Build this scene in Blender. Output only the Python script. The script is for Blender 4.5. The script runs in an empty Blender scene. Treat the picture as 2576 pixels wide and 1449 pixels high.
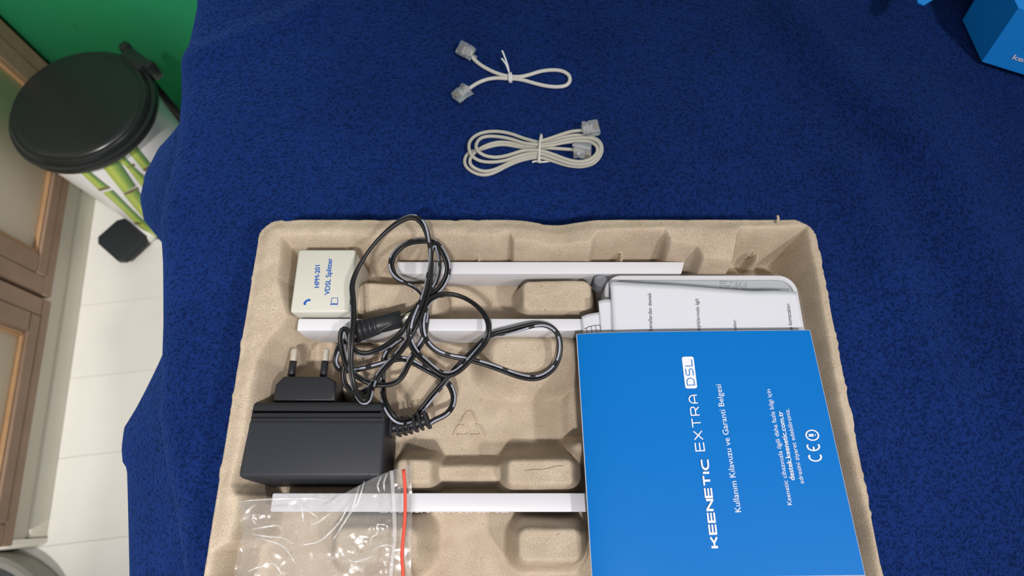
import bpy, bmesh, math, random
import numpy as np
from mathutils import Vector, Matrix

random.seed(4)
rng = np.random.default_rng(7)
S = bpy.context.scene
COL = S.collection
PI = math.pi

# ------------------------------------------------------------------ camera, world, lights, exposure
FPX, TILT, CAMZ, BED = 1500.0, math.radians(20.3), 0.975, 0.600
cam_d = bpy.data.cameras.new('camera')
cam_d.sensor_width = 36.0
cam_d.lens = FPX / 2576 * 36.0
cam_d.clip_start = 0.01
cam_d.dof.use_dof = True
cam_d.dof.focus_distance = 0.36
cam_d.dof.aperture_fstop = 9.0
cam = bpy.data.objects.new('camera', cam_d)
cam.location = (0, 0, CAMZ)
cam.rotation_euler = (TILT, 0, 0)
COL.objects.link(cam)
S.camera = cam

S.view_settings.view_transform = 'Standard'
S.view_settings.look = 'None'
S.view_settings.gamma = 1.0
S.view_settings.use_curve_mapping = False
S.view_settings.exposure = 0.0

world = bpy.data.worlds.new('world')
S.world = world
world.use_nodes = True
bg = world.node_tree.nodes['Background']
bg.inputs[0].default_value = (1.0, 0.965, 0.975, 1)
bg.inputs[1].default_value = 0.34


def lamp(name, loc, power, size, color=(1, 0.97, 0.93), target=(0, 0.1, 0.6)):
    d = bpy.data.lights.new(name, 'AREA')
    d.shape = 'DISK'
    d.size = size
    d.energy = power
    d.color = color
    o = bpy.data.objects.new(name, d)
    o.location = loc
    o.rotation_euler = (Vector(target) - Vector(loc)).to_track_quat('-Z', 'Y').to_euler()
    COL.objects.link(o)
    return o


lamp('ceiling_lamp', (1.20, -0.80, 2.45), 21, 0.16, (1, 0.96, 0.94), (0.30, 0.2, 0.5))


def spot(name, loc, target, power, cone, blend, radius, color):
    d = bpy.data.lights.new(name, 'SPOT')
    d.energy = power
    d.color = color
    d.spot_size = math.radians(cone)
    d.spot_blend = blend
    d.shadow_soft_size = radius
    o = bpy.data.objects.new(name, d)
    o.location = loc
    o.rotation_euler = (Vector(target) - Vector(loc)).to_track_quat('-Z', 'Y').to_euler()
    COL.objects.link(o)
    return o


# two added spots, narrow cones leave the mid-blanket dim: one over the aisle by the cabinet, one over the front of the bed
spot('added_spot', (-0.15, -1.00, 2.50), (-0.60, 0.33, 0.15), 205, 28, 0.95, 0.06, (1, 0.965, 0.93))
spot('added_spot', (0.02, -0.92, 2.45), (0.07, -0.025, 0.62), 112, 19, 1.0, 0.05, (1, 0.95, 0.92))

# ------------------------------------------------------------------ pixel -> place helpers (2576 x 1449 frame)
CT, ST = math.cos(TILT), math.sin(TILT)


def ray(u, v):
    x = (u - 1288) / FPX
    y = (724.5 - v) / FPX
    return x, y * CT + ST, y * ST - CT


def P(u, v, z):
    a, b, c = ray(u, v)
    t = (z - CAMZ) / c
    return Vector((a * t, b * t, z))


def PS(u, v, zf, n=12):
    z = 0.62
    for _ in range(n):
        p = P(u, v, z)
        z = zf(p.x, p.y)
    return P(u, v, z)


def lin(c):
    c = c / 255.0
    return c / 12.92 if c <= 0.04045 else ((c + 0.055) / 1.055) ** 2.4


def rgb(r, g, b):
    return (lin(r), lin(g), lin(b), 1.0)


# ------------------------------------------------------------------ materials
def mat(name, color, rough=0.5, spec=0.5, metal=0.0, noise=None, bump=None, coat=0.0, sheen=0.0, sheen_tint=None, trans=0.0, ior=1.45):
    """noise=(scale, amount): value variation; bump=(scale, strength, distance)"""
    m = bpy.data.materials.new(name)
    m.use_nodes = True
    nt = m.node_tree
    b = nt.nodes['Principled BSDF']
    b.inputs['Base Color'].default_value = color
    b.inputs['Roughness'].default_value = rough
    b.inputs['Specular IOR Level'].default_value = spec
    b.inputs['Metallic'].default_value = metal
    b.inputs['Coat Weight'].default_value = coat
    b.inputs['Sheen Weight'].default_value = sheen
    b.inputs['Transmission Weight'].default_value = trans
    b.inputs['IOR'].default_value = ior
    if sheen_tint:
        b.inputs['Sheen Tint'].default_value = sheen_tint
        b.inputs['Sheen Roughness'].default_value = 0.45
    tc = nt.nodes.new('ShaderNodeTexCoord')
    if noise:
        n = nt.nodes.new('ShaderNodeTexNoise')
        n.inputs['Scale'].default_value = noise[0]
        n.inputs['Detail'].default_value = 5
        nt.links.new(tc.outputs['Object'], n.inputs['Vector'])
        r = nt.nodes.new('ShaderNodeMapRange')
        r.inputs[1].default_value = 0.3
        r.inputs[2].default_value = 0.7
        r.inputs[3].default_value = 1 - noise[1]
        r.inputs[4].default_value = 1 + noise[1]
        nt.links.new(n.outputs[0], r.inputs[0])
        mx = nt.nodes.new('ShaderNodeVectorMath')
        mx.operation = 'SCALE'
        mx.inputs[0].default_value = color[:3]
        nt.links.new(r.outputs[0], mx.inputs['Scale'])
        nt.links.new(mx.outputs[0], b.inputs['Base Color'])
    if bump:
        n = nt.nodes.new('ShaderNodeTexNoise')
        n.inputs['Scale'].default_value = bump[0]
        n.inputs['Detail'].default_value = 4
        nt.links.new(tc.outputs['Object'], n.inputs['Vector'])
        bp = nt.nodes.new('ShaderNodeBump')
        bp.inputs['Strength'].default_value = bump[1]
        bp.inputs['Distance'].default_value = bump[2]
        nt.links.new(n.outputs[0], bp.inputs['Height'])
        nt.links.new(bp.outputs[0], b.inputs['Normal'])
    return m


def fleece_material():
    m = mat('blue fleece', rgb(26, 58, 132), rough=0.95, spec=0.08, sheen=0.30, sheen_tint=rgb(80, 125, 215))
    nt = m.node_tree
    b = nt.nodes['Principled BSDF']
    tc = nt.nodes.new('ShaderNodeTexCoord')
    n1 = nt.nodes.new('ShaderNodeTexNoise')
    n1.noise_type = 'RIDGED_MULTIFRACTAL'
    n1.normalize = True
    n1.inputs['Scale'].default_value = 360
    n1.inputs['Detail'].default_value = 1.2
    n1.inputs['Roughness'].default_value = 0.5
    n1.inputs['Offset'].default_value = 0.9
    n1.inputs['Gain'].default_value = 1.0
    n1.inputs['Distortion'].default_value = 0.5
    nt.links.new(tc.outputs['Object'], n1.inputs['Vector'])
    n2 = nt.nodes.new('ShaderNodeTexNoise')
    n2.inputs['Scale'].default_value = 1500
    n2.inputs['Detail'].default_value = 2
    nt.links.new(tc.outputs['Object'], n2.inputs['Vector'])
    n3 = nt.nodes.new('ShaderNodeTexNoise')
    n3.inputs['Scale'].default_value = 9
    n3.inputs['Detail'].default_value = 3
    nt.links.new(tc.outputs['Object'], n3.inputs['Vector'])
    mul = nt.nodes.new('ShaderNodeMath')
    mul.operation = 'MULTIPLY_ADD'
    mul.inputs[1].default_value = 0.25
    nt.links.new(n2.outputs[0], mul.inputs[0])
    nt.links.new(n1.outputs[0], mul.inputs[2])
    bp = nt.nodes.new('ShaderNodeBump')
    bp.inputs['Strength'].default_value = 0.65
    bp.inputs['Distance'].default_value = 0.0013
    nt.links.new(mul.outputs[0], bp.inputs['Height'])
    nt.links.new(bp.outputs[0], b.inputs['Normal'])
    cr = nt.nodes.new('ShaderNodeMapRange')
    cr.inputs[1].default_value = 0.25
    cr.inputs[2].default_value = 0.85
    cr.inputs[3].default_value = 0.74
    cr.inputs[4].default_value = 1.42
    nt.links.new(n1.outputs[0], cr.inputs[0])
    cr3 = nt.nodes.new('ShaderNodeMapRange')
    cr3.inputs[1].default_value = 0.3
    cr3.inputs[2].default_value = 0.7
    cr3.inputs[3].default_value = 0.85
    cr3.inputs[4].default_value = 1.15
    nt.links.new(n3.outputs[0], cr3.inputs[0])
    mm = nt.nodes.new('ShaderNodeMath')
    mm.operation = 'MULTIPLY'
    nt.links.new(cr.outputs[0], mm.inputs[0])
    nt.links.new(cr3.outputs[0], mm.inputs[1])
    sc = nt.nodes.new('ShaderNodeVectorMath')
    sc.operation = 'SCALE'
    sc.inputs[0].default_value = rgb(16, 38, 92)[:3]
    nt.links.new(mm.outputs[0], sc.inputs['Scale'])
    nt.links.new(sc.outputs[0], b.inputs['Base Color'])
    return m


def pulp_material():
    m = mat('moulded pulp', rgb(186, 164, 134), rough=0.95, spec=0.08)
    nt = m.node_tree
    b = nt.nodes['Principled BSDF']
    tc = nt.nodes.new('ShaderNodeTexCoord')
    mp = nt.nodes.new('ShaderNodeMapping')
    mp.inputs['Scale'].default_value = (1.0, 1.25, 1.0)
    nt.links.new(tc.outputs['Object'], mp.inputs[0])

    def noi(scale, det, vec):
        n = nt.nodes.new('ShaderNodeTexNoise')
        n.inputs['Scale'].default_value = scale
        n.inputs['Detail'].default_value = det
        nt.links.new(vec, n.inputs['Vector'])
        return n.outputs[0]
    a = noi(1500, 4, mp.outputs[0])
    c = noi(60, 3, tc.outputs['Object'])
    d = noi(420, 1, tc.outputs['Object'])
    ramp = nt.nodes.new('ShaderNodeValToRGB')
    ramp.color_ramp.elements[0].position = 0.28
    ramp.color_ramp.elements[0].color = rgb(174, 158, 137)
    ramp.color_ramp.elements[1].position = 0.72
    ramp.color_ramp.elements[1].color = rgb(213, 198, 178)
    nt.links.new(a, ramp.inputs[0])
    tint = nt.nodes.new('ShaderNodeMix')
    tint.data_type = 'RGBA'
    tint.blend_type = 'MULTIPLY'
    tint.inputs[0].default_value = 1
    r2 = nt.nodes.new('ShaderNodeValToRGB')
    r2.color_ramp.elements[0].position = 0.35
    r2.color_ramp.elements[0].color = (0.86, 0.84, 0.82, 1)
    r2.color_ramp.elements[1].position = 0.65
    r2.color_ramp.elements[1].color = (1, 1, 1, 1)
    nt.links.new(c, r2.inputs[0])
    nt.links.new(ramp.outputs[0], tint.inputs[6])
    nt.links.new(r2.outputs[0], tint.inputs[7])
    spk = nt.nodes.new('ShaderNodeValToRGB')
    spk.color_ramp.elements[0].position = 0.22
    spk.color_ramp.elements[0].color = (0.72, 0.69, 0.65, 1)
    spk.color_ramp.elements[1].position = 0.28
    spk.color_ramp.elements[1].color = (1, 1, 1, 1)
    nt.links.new(d, spk.inputs[0])
    t2 = nt.nodes.new('ShaderNodeMix')
    t2.data_type = 'RGBA'
    t2.blend_type = 'MULTIPLY'
    t2.inputs[0].default_value = 1
    nt.links.new(tint.outputs[2], t2.inputs[6])
    nt.links.new(spk.outputs[0], t2.inputs[7])
    nt.links.new(t2.outputs[2], b.inputs['Base Color'])
    bp = nt.nodes.new('ShaderNodeBump')
    bp.inputs['Strength'].default_value = 0.55
    bp.inputs['Distance'].default_value = 0.0007
    nt.links.new(a, bp.inputs['Height'])
    nt.links.new(bp.outputs[0], b.inputs['Normal'])
    return m


def film_material(name, gloss=0.35, milk=0.05, rough=0.06, bump=None):
    m = bpy.data.materials.new(name)
    m.use_nodes = True
    nt = m.node_tree
    nt.nodes.clear()
    out = nt.nodes.new('ShaderNodeOutputMaterial')
    tr = nt.nodes.new('ShaderNodeBsdfTransparent')
    tr.inputs[0].default_value = (0.97, 0.97, 0.97, 1)
    gl = nt.nodes.new('ShaderNodeBsdfGlossy')
    gl.inputs['Roughness'].default_value = rough
    df = nt.nodes.new('ShaderNodeBsdfDiffuse')
    df.inputs[0].default_value = (0.9, 0.9, 0.9, 1)
    lw = nt.nodes.new('ShaderNodeLayerWeight')
    lw.inputs[0].default_value = gloss
    m1 = nt.nodes.new('ShaderNodeMixShader')
    m1.inputs[0].default_value = milk
    nt.links.new(tr.outputs[0], m1.inputs[1])
    nt.links.new(df.outputs[0], m1.inputs[2])
    m2 = nt.nodes.new('ShaderNodeMixShader')
    cap = nt.nodes.new('ShaderNodeMath')
    cap.operation = 'MINIMUM'
    cap.inputs[1].default_value = 0.16
    nt.links.new(lw.outputs['Fresnel'], cap.inputs[0])
    nt.links.new(cap.outputs[0], m2.inputs[0])
    nt.links.new(m1.outputs[0], m2.inputs[1])
    nt.links.new(gl.outputs[0], m2.inputs[2])
    nt.links.new(m2.outputs[0], out.inputs[0])
    if bump:
        tc = nt.nodes.new('ShaderNodeTexCoord')
        n = nt.nodes.new('ShaderNodeTexNoise')
        n.inputs['Scale'].default_value = bump[0]
        n.inputs['Detail'].default_value = 2
        nt.links.new(tc.outputs['Object'], n.inputs['Vector'])
        ad_ = nt.nodes.new('ShaderNodeVectorMath')
        ad_.operation = 'MULTIPLY_ADD'
        ad_.inputs[1].default_value = (0.022, 0.022, 0.022)
        nt.links.new(n.outputs['Color'], ad_.inputs[0])
        nt.links.new(tc.outputs['Object'], ad_.inputs[2])
        vo = nt.nodes.new('ShaderNodeTexVoronoi')
        vo.inputs['Scale'].default_value = bump[0] * 0.9
        nt.links.new(ad_.outputs[0], vo.inputs['Vector'])
        bp = nt.nodes.new('ShaderNodeBump')
        bp.inputs['Strength'].default_value = bump[1]
        bp.inputs['Distance'].default_value = bump[2]
        nt.links.new(vo.outputs['Distance'], bp.inputs['Height'])
        nt.links.new(bp.outputs[0], gl.inputs['Normal'])
    return m


M = {
    'fleece': fleece_material(),
    'pulp': pulp_material(),
    'green_wall': mat('green painted wall', rgb(58, 204, 138), 0.75, 0.3, bump=(240, 0.15, 0.001)),
    'floor': mat('pale laminate', rgb(240, 238, 231), 0.45, 0.4, noise=(14, 0.02)),
    'joint': mat('floor joint', rgb(234, 231, 224), 0.8, 0.2),
    'brown': mat('brown cabinet wood', rgb(152, 126, 106), 0.5, 0.35, noise=(30, 0.08)),
    'tan_edge': mat('tan bead moulding', rgb(180, 142, 104), 0.45, 0.4, noise=(30, 0.08)),
    'cream': mat('cream cabinet panel', rgb(240, 232, 214), 0.5, 0.4),
    'plinth': mat('beige plinth', rgb(226, 221, 206), 0.5, 0.4),
    'plinth_dark': mat('greyer beige board', rgb(204, 198, 182), 0.5, 0.4),
    'bin_black': mat('black lid plastic', rgb(34, 37, 37), 0.28, 0.5),
    'bin_white': mat('white enamel', rgb(246, 246, 244), 0.3, 0.5),
    'pedal': mat('black pedal plastic', rgb(44, 48, 52), 0.5, 0.4),
    'node': mat('bamboo node print', rgb(120, 110, 60), 0.35, 0.4),
    'grey_disc': mat('dark grey disc', rgb(72, 76, 78), 0.55, 0.4),
    'grey_rim': mat('pale grey rim', rgb(150, 148, 140), 0.5, 0.4),
    'box_blue': mat('blue printed card', rgb(22, 146, 242), 0.4, 0.4),
    'box_in': mat('inside card', rgb(120, 112, 110), 0.8, 0.2),
    'white_print': mat('white print', rgb(226, 231, 240), 0.5, 0.3),
    'cream_plastic': mat('cream plastic', rgb(200, 200, 189), 0.42, 0.4, bump=(900, 0.08, 0.0002)),
    'blue_print': mat('blue print', rgb(40, 92, 178), 0.5, 0.3),
    'white_plastic': mat('white plastic', rgb(214, 215, 221), 0.35, 0.5),
    'grey_plastic': mat('grey plastic', rgb(176, 182, 188), 0.45, 0.4),
    'dots': mat('vent holes', rgb(120, 124, 128), 0.6, 0.3),
    'clear_grey': mat('cloudy grey hinge plastic', rgb(130, 136, 145), 0.3, 0.5),
    'paper': mat('white paper', rgb(214, 216, 224), 0.8, 0.2),
    'ink': mat('dark ink', rgb(70, 72, 80), 0.7, 0.2),
    'cover': mat('blue booklet cover', rgb(0, 110, 192), 0.42, 0.16),
    'adapter': mat('black adapter plastic', rgb(42, 45, 52), 0.5, 0.4, bump=(2600, 0.3, 0.0002)),
    'adapter_smooth': mat('black smooth plastic', rgb(38, 40, 44), 0.4, 0.4),
    'seam': mat('seam groove', rgb(14, 15, 18), 0.7, 0.2),
    'nickel': mat('nickel pin', rgb(215, 210, 196), 0.42, 0.6, metal=0.55),
    'cord_white': mat('white cord', rgb(214, 212, 205), 0.5, 0.4),
    'cord_beige': mat('beige cord', rgb(182, 180, 169), 0.5, 0.4),
    'tie_white': mat('white tie', rgb(230, 232, 236), 0.4, 0.4),
    'clear': mat('clear plug plastic', (0.93, 0.96, 1.0, 1), 0.12, 0.6, trans=0.80, ior=1.32),
    'frost': mat('frosted strain bar', rgb(215, 218, 222), 0.3, 0.5),
    'gold': mat('gold contact', rgb(190, 165, 100), 0.35, 0.5, metal=0.8),
    'film': film_material('crinkled clear film', 0.34, 0.07, 0.22, bump=(45, 0.7, 0.006)),
    'sleeve': film_material('thin clear sleeve', 0.12, 0.05, 0.12),
    'highlight_film': film_material('milky fold highlight', 0.5, 0.35, 0.2),
    'zip': film_material('milky zip track', 0.2, 0.22, 0.2),
    'red': mat('red zip line', rgb(218, 84, 66), 0.5, 0.3),
}


def stalk_material():
    m = mat('bamboo print', rgb(150, 185, 80), 0.35, 0.4)
    nt = m.node_tree
    b = nt.nodes['Principled BSDF']
    at = nt.nodes.new('ShaderNodeAttribute')
    at.attribute_name = 'across'
    r = nt.nodes.new('ShaderNodeValToRGB')
    e = r.color_ramp.elements
    e[0].position = 0.0
    e[0].color = rgb(170, 190, 80)
    e[1].position = 1.0
    e[1].color = rgb(66, 110, 70)
    k = e.new(0.35)
    k.color = rgb(196, 214, 96)
    k = e.new(0.65)
    k.color = rgb(130, 170, 78)
    nt.links.new(at.outputs['Fac'], r.inputs[0])
    nt.links.new(r.outputs[0], b.inputs['Base Color'])
    return m


def cable_material():
    m = mat('black twin cable', rgb(26, 27, 29), 0.42, 0.5)
    nt = m.node_tree
    b = nt.nodes['Principled BSDF']
    al = nt.nodes.new('ShaderNodeAttribute')
    al.attribute_name = 'along'
    st = nt.nodes.new('ShaderNodeAttribute')
    st.attribute_name = 'stripe'
    fr = nt.nodes.new('ShaderNodeMath')
    fr.operation = 'FRACT'
    nt.links.new(al.outputs['Fac'], fr.inputs[0])
    lt = nt.nodes.new('ShaderNodeMath')
    lt.operation = 'LESS_THAN'
    lt.inputs[1].default_value = 0.8
    nt.links.new(fr.outputs[0], lt.inputs[0])
    gt = nt.nodes.new('ShaderNodeMath')
    gt.operation = 'GREATER_THAN'
    gt.inputs[1].default_value = 0.80
    nt.links.new(st.outputs['Fac'], gt.inputs[0])
    mu = nt.nodes.new('ShaderNodeMath')
    mu.operation = 'MULTIPLY'
    nt.links.new(lt.outputs[0], mu.inputs[0])
    nt.links.new(gt.outputs[0], mu.inputs[1])
    mx = nt.nodes.new('ShaderNodeMix')
    mx.data_type = 'RGBA'
    mx.inputs[6].default_value = rgb(26, 27, 29)
    mx.inputs[7].default_value = rgb(150, 155, 170)
    nt.links.new(mu.outputs[0], mx.inputs[0])
    nt.links.new(mx.outputs[2], b.inputs['Base Color'])
    return m


M['stalk'] = stalk_material()
M['cable'] = cable_material()


# ------------------------------------------------------------------ object helpers
def link(name, me, m, parent=None, smooth=True):
    o = bpy.data.objects.new(name, me)
    COL.objects.link(o)
    if m is not None and not me.materials:
        me.materials.append(m)
    if smooth:
        me.polygons.foreach_set('use_smooth', [True] * len(me.polygons))
    if parent is not None:
        o.parent = parent
    return o


def mesh(name, verts, faces, m, parent=None, smooth=True):
    me = bpy.data.meshes.new(name)
    me.from_pydata([tuple(v) for v in verts], [], faces)
    me.update()
    return link(name, me, m, parent, smooth)


def from_bm(name, bm, m, parent=None, smooth=True, sharp=0.7):
    bmesh.ops.recalc_face_normals(bm, faces=bm.faces)
    if smooth:
        for e in bm.edges:
            if len(e.link_faces) == 2 and e.calc_face_angle(0) > sharp:
                e.smooth = False
    me = bpy.data.meshes.new(name)
    bm.to_mesh(me)
    bm.free()
    return link(name, me, m, parent, smooth)


def tag(o, label, cat, group=None):
    o['label'] = label
    o['category'] = cat
    if group:
        o['group'] = group
    return o


def thing(name, label, cat, loc=(0, 0, 0), rz=0, group=None):
    o = bpy.data.objects.new(name, None)
    o.empty_display_size = 0.02
    o.location = loc
    o.rotation_euler = (0, 0, rz)
    COL.objects.link(o)
    return tag(o, label, cat, group)


def bm_box(bm, x0, x1, y0, y1, z0, z1, bevel=0.0, seg=2):
    r = bmesh.ops.create_cube(bm, size=1.0)
    vs = r['verts']
    for v in vs:
        v.co.x = x0 if v.co.x < 0 else x1
        v.co.y = y0 if v.co.y < 0 else y1
        v.co.z = z0 if v.co.z < 0 else z1
    if bevel > 0:
        es = list({e for v in vs for e in v.link_edges})
        bmesh.ops.bevel(bm, geom=es, offset=bevel, segments=seg, profile=0.5, affect='EDGES')


def box(name, x0, x1, y0, y1, z0, z1, m, parent=None, bevel=0.0, seg=2):
    bm = bmesh.new()
    bm_box(bm, x0, x1, y0, y1, z0, z1, bevel, seg)
    return from_bm(name, bm, m, parent)


def prism(name, poly, z0, z1, m, parent=None, bevel=0.0, seg=2):
    """poly: list of (x,y) ; extruded z0->z1"""
    bm = bmesh.new()
    a = [bm.verts.new((p[0], p[1], z0)) for p in poly]
    f = bm.faces.new(a)
    r = bmesh.ops.extrude_face_region(bm, geom=[f])
    for v in r['geom']:
        if isinstance(v, bmesh.types.BMVert):
            v.co.z = z1
    if bevel > 0:
        es = [e for e in bm.edges if all(abs(v.co.z - z1) < 1e-7 for v in e.verts)]
        bmesh.ops.bevel(bm, geom=es, offset=bevel, segments=seg, profile=0.5, affect='EDGES')
    return from_bm(name, bm, m, parent)


def round_poly(x0, x1, y0, y1, r, n=6):
    pts = []
    for cx, cy, a0 in ((x1 - r, y1 - r, 0), (x0 + r, y1 - r, 90), (x0 + r, y0 + r, 180), (x1 - r, y0 + r, 270)):
        for k in range(n + 1):
            a = math.radians(a0 + 90 * k / n)
            pts.append((cx + r * math.cos(a), cy + r * math.sin(a)))
    return pts


def lathe(name, prof, m, parent=None, n=72, sharp=0.6):
    bm = bmesh.new()
    rings = []
    for r, z in prof:
        if r < 1e-6:
            rings.append([bm.verts.new((0, 0, z))])
        else:
            rings.append([bm.verts.new((r * math.cos(2 * PI * k / n), r * math.sin(2 * PI * k / n), z)) for k in range(n)])
    for a, b in zip(rings, rings[1:]):
        for k in range(n):
            q = []
            for v in (a[k % len(a)], a[(k + 1) % len(a)], b[(k + 1) % len(b)], b[k % len(b)]):
                if v not in q:
                    q.append(v)
            if len(q) > 2:
                bm.faces.new(q)
    return from_bm(name, bm, m, parent, sharp=sharp)


def catmull(pts, step):
    """centripetal-ish Catmull-Rom through pts (arrays), resampled to about `step`"""
    p = np.array([list(q) for q in pts], float)
    out = []
    n = len(p)
    for i in range(n - 1):
        p0, p1, p2, p3 = p[max(i - 1, 0)], p[i], p[i + 1], p[min(i + 2, n - 1)]
        k = max(2, int(np.linalg.norm(p2[:2] - p1[:2]) / step))
        for t in np.arange(k) / k:
            out.append(0.5 * ((2 * p1) + (-p0 + p2) * t + (2 * p0 - 5 * p1 + 4 * p2 - p3) * t * t + (-p0 + 3 * p1 - 3 * p2 + p3) * t ** 3))
    out.append(p[-1])
    return np.array(out)


def smooth_arr(a, n):
    for _ in range(n):
        b = a.copy()
        b[1:-1] = 0.25 * a[:-2] + 0.5 * a[1:-1] + 0.25 * a[2:]
        a = b
    return a


def frames(c, twist=None):
    T = np.gradient(c, axis=0)
    T /= np.linalg.norm(T, axis=1)[:, None] + 1e-12
    Z = np.array([0, 0, 1.0])
    Sd = np.cross(T, Z)
    Sd /= np.linalg.norm(Sd, axis=1)[:, None] + 1e-9
    N = np.cross(Sd, T)
    if twist is not None:
        ca, sa = np.cos(twist)[:, None], np.sin(twist)[:, None]
        Sd, N = Sd * ca + N * sa, N * ca - Sd * sa
    return T, Sd, N


def tube_data(c, Sd, N, a, b, seg=10):
    ang = np.arange(seg) * 2 * PI / seg
    n = len(c)
    V = c[:, None, :] + Sd[:, None, :] * (a * np.cos(ang))[None, :, None] + N[:, None, :] * (b * np.sin(ang))[None, :, None]
    V = V.reshape(-1, 3)
    F = []
    for i in range(n - 1):
        for k in range(seg):
            k2 = (k + 1) % seg
            F.append((i * seg + k, i * seg + k2, (i + 1) * seg + k2, (i + 1) * seg + k))
    F.append(tuple(range(seg))[::-1])
    F.append(tuple((n - 1) * seg + k for k in range(seg)))
    return V, F


def tube(name, c, a, b, m, parent=None, seg=10, twist=None):
    c = np.array(c, float)
    T, Sd, N = frames(c, twist)
    V, F = tube_data(c, Sd, N, a, b, seg)
    return mesh(name, V, F, m, parent)


def ribbon_strip(strokes, w, closed=False):
    """flat stroked polylines -> verts(2d), faces"""
    V, F = [], []
    for si, s in enumerate(strokes):
        cl = len(s) > 2 and (abs(s[0][0] - s[-1][0]) + abs(s[0][1] - s[-1][1]) < 1e-6)
        p = [Vector(q) for q in s]
        if cl:
            p = p[:-1]
        n = len(p)
        base = len(V)
        for i in range(n):
            a = p[(i - 1) % n] if (cl or i > 0) else p[i]
            c = p[(i + 1) % n] if (cl or i < n - 1) else p[i]
            t1 = (p[i] - a).normalized() if (p[i] - a).length > 0 else (c - p[i]).normalized()
            t2 = (c - p[i]).normalized() if (c - p[i]).length > 0 else t1
            t = (t1 + t2)
            t = t.normalized() if t.length > 1e-6 else t1
            nn = Vector((-t.y, t.x))
            k = 1 / max(0.5, abs(nn.dot(Vector((-t1.y, t1.x)))))
            for sg in (0.5, -0.5):
                q = p[i] + nn * w * sg * k
                V.append(Vector((q.x, q.y, 0.00003 * si)))   # strokes overprint, never coplanar
        for i in range(n if cl else n - 1):
            j = (i + 1) % n
            F.append((base + 2 * i, base + 2 * i + 1, base + 2 * j + 1, base + 2 * j))
    return V, F


def arc(cx, cy, rx, ry, a0, a1, n=14):
    return [(cx + rx * math.cos(math.radians(a0 + (a1 - a0) * k / n)), cy + ry * math.sin(math.radians(a0 + (a1 - a0) * k / n))) for k in range(n + 1)]


def text_mesh_data(s, bold=0.0):
    cu = bpy.data.curves.new('tmp', 'FONT')
    cu.body = s
    cu.size = 1.0
    cu.offset = bold
    cu.resolution_u = 3
    o = bpy.data.objects.new('tmp', cu)
    COL.objects.link(o)
    dg = bpy.context.evaluated_depsgraph_get()
    me = bpy.data.meshes.new_from_object(o.evaluated_get(dg))
    V = np.array([v.co[:] for v in me.vertices])
    F = [tuple(p.vertices) for p in me.polygons]
    bpy.data.objects.remove(o)
    bpy.data.curves.remove(cu)
    bpy.data.meshes.remove(me)
    return V, F


def lay_flat(name, V2, F, p0, p1, h, zf, m, parent, lift=0.00025, zadd=None):
    """place 2-D print (x right, y up) so x runs from world p0 to p1, up = left of it; h = height of y-range 0..1"""
    if zadd is None and len(V2[0]) > 2:
        zadd = [v[2] for v in V2]
    V2 = np.array([[v[0], v[1]] for v in V2])
    x0, x1 = V2[:, 0].min(), V2[:, 0].max()
    d = Vector((p1.x - p0.x, p1.y - p0.y))
    L = d.length
    d.normalize()
    up = Vector((-d.y, d.x))
    out = []
    for i, (x, y) in enumerate(V2):
        q = Vector((p0.x, p0.y)) + d * ((x - x0) / (x1 - x0) * L) + up * (y * h)
        out.append((q.x, q.y, zf(q.x, q.y) + lift + (zadd[i] if zadd else 0)))
    return mesh(name, out, F, m, parent, smooth=False)


def text(s, p0, p1, zf, m, parent, bold=0.0, hscale=1.0, name='lettering', lift=0.00025):
    V, F = text_mesh_data(s)
    zadd = None
    if bold > 0:   # heavier weight: the outline overprinted with small shifts
        VV, FF, zadd = [], [], []
        for dx, dy in ((-bold, 0), (bold, 0), (0, bold * 0.6), (0, -bold * 0.6)):
            n0 = len(VV)
            zadd += [0.00003 * (n0 / len(V))] * len(V)
            VV += [(v[0] + dx, v[1] + dy, 0) for v in V]
            FF += [tuple(n0 + i for i in f) for f in F]
        V, F = np.array(VV), FF
    L = math.hypot(p1.x - p0.x, p1.y - p0.y)
    k = L / (V[:, 0].max() - V[:, 0].min())
    return lay_flat(name, V[:, :2], F, p0, p1, k * hscale, zf, m, parent, lift, zadd)


# ------------------------------------------------------------------ setting: floor, wall
RZ = math.atan2(0.1140, 0.9935)
CORNER = Vector((-0.787, 0.70, 0.0))
RM = Matrix.Translation(CORNER) @ Matrix.Rotation(RZ, 4, 'Z')

floor = box('floor', -0.5, 2.4, -1.9, 0.02, -0.03, -0.0012, M['joint'])
floor.matrix_world = RM
floor['kind'] = 'structure'
pw = 0.128
pm = None
for k in range(15):
    y1 = 0.01 - k * pw
    if pm is None:
        pl = box('plank', -0.5, 2.4, -pw + 0.0002, -0.0002, -0.004, 0.0, M['floor'], floor, 0.0004, 1)
        pm = pl
    else:
        pl = pm.copy()
        COL.objects.link(pl)
    pl.parent = floor
    pl.location = (0, y1, 0)

wall = box('wall_back', -0.5, 2.4, 0.0, 0.08, -0.03, 0.90, M['green_wall'])
box('upper_bounce_wall', -0.5, 2.4, 0.0, 0.08, 0.90, 2.45, mat('white bounce surface', rgb(225, 223, 218), 0.8, 0.2), wall)  # unseen upper wall, made white to cut green bounce and add fill
wall.matrix_world = RM
wall['kind'] = 'structure'
bm = bmesh.new()
bmesh.ops.create_uvsphere(bm, u_segments=10, v_segments=6, radius=0.0016)
mk = from_bm('paint_chip', bm, mat('dark chip', rgb(52, 62, 52), 0.8), wall)
mk.location = (0.1005, -0.0002, 0.239)
mk.scale = (1, 0.4, 1)

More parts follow.
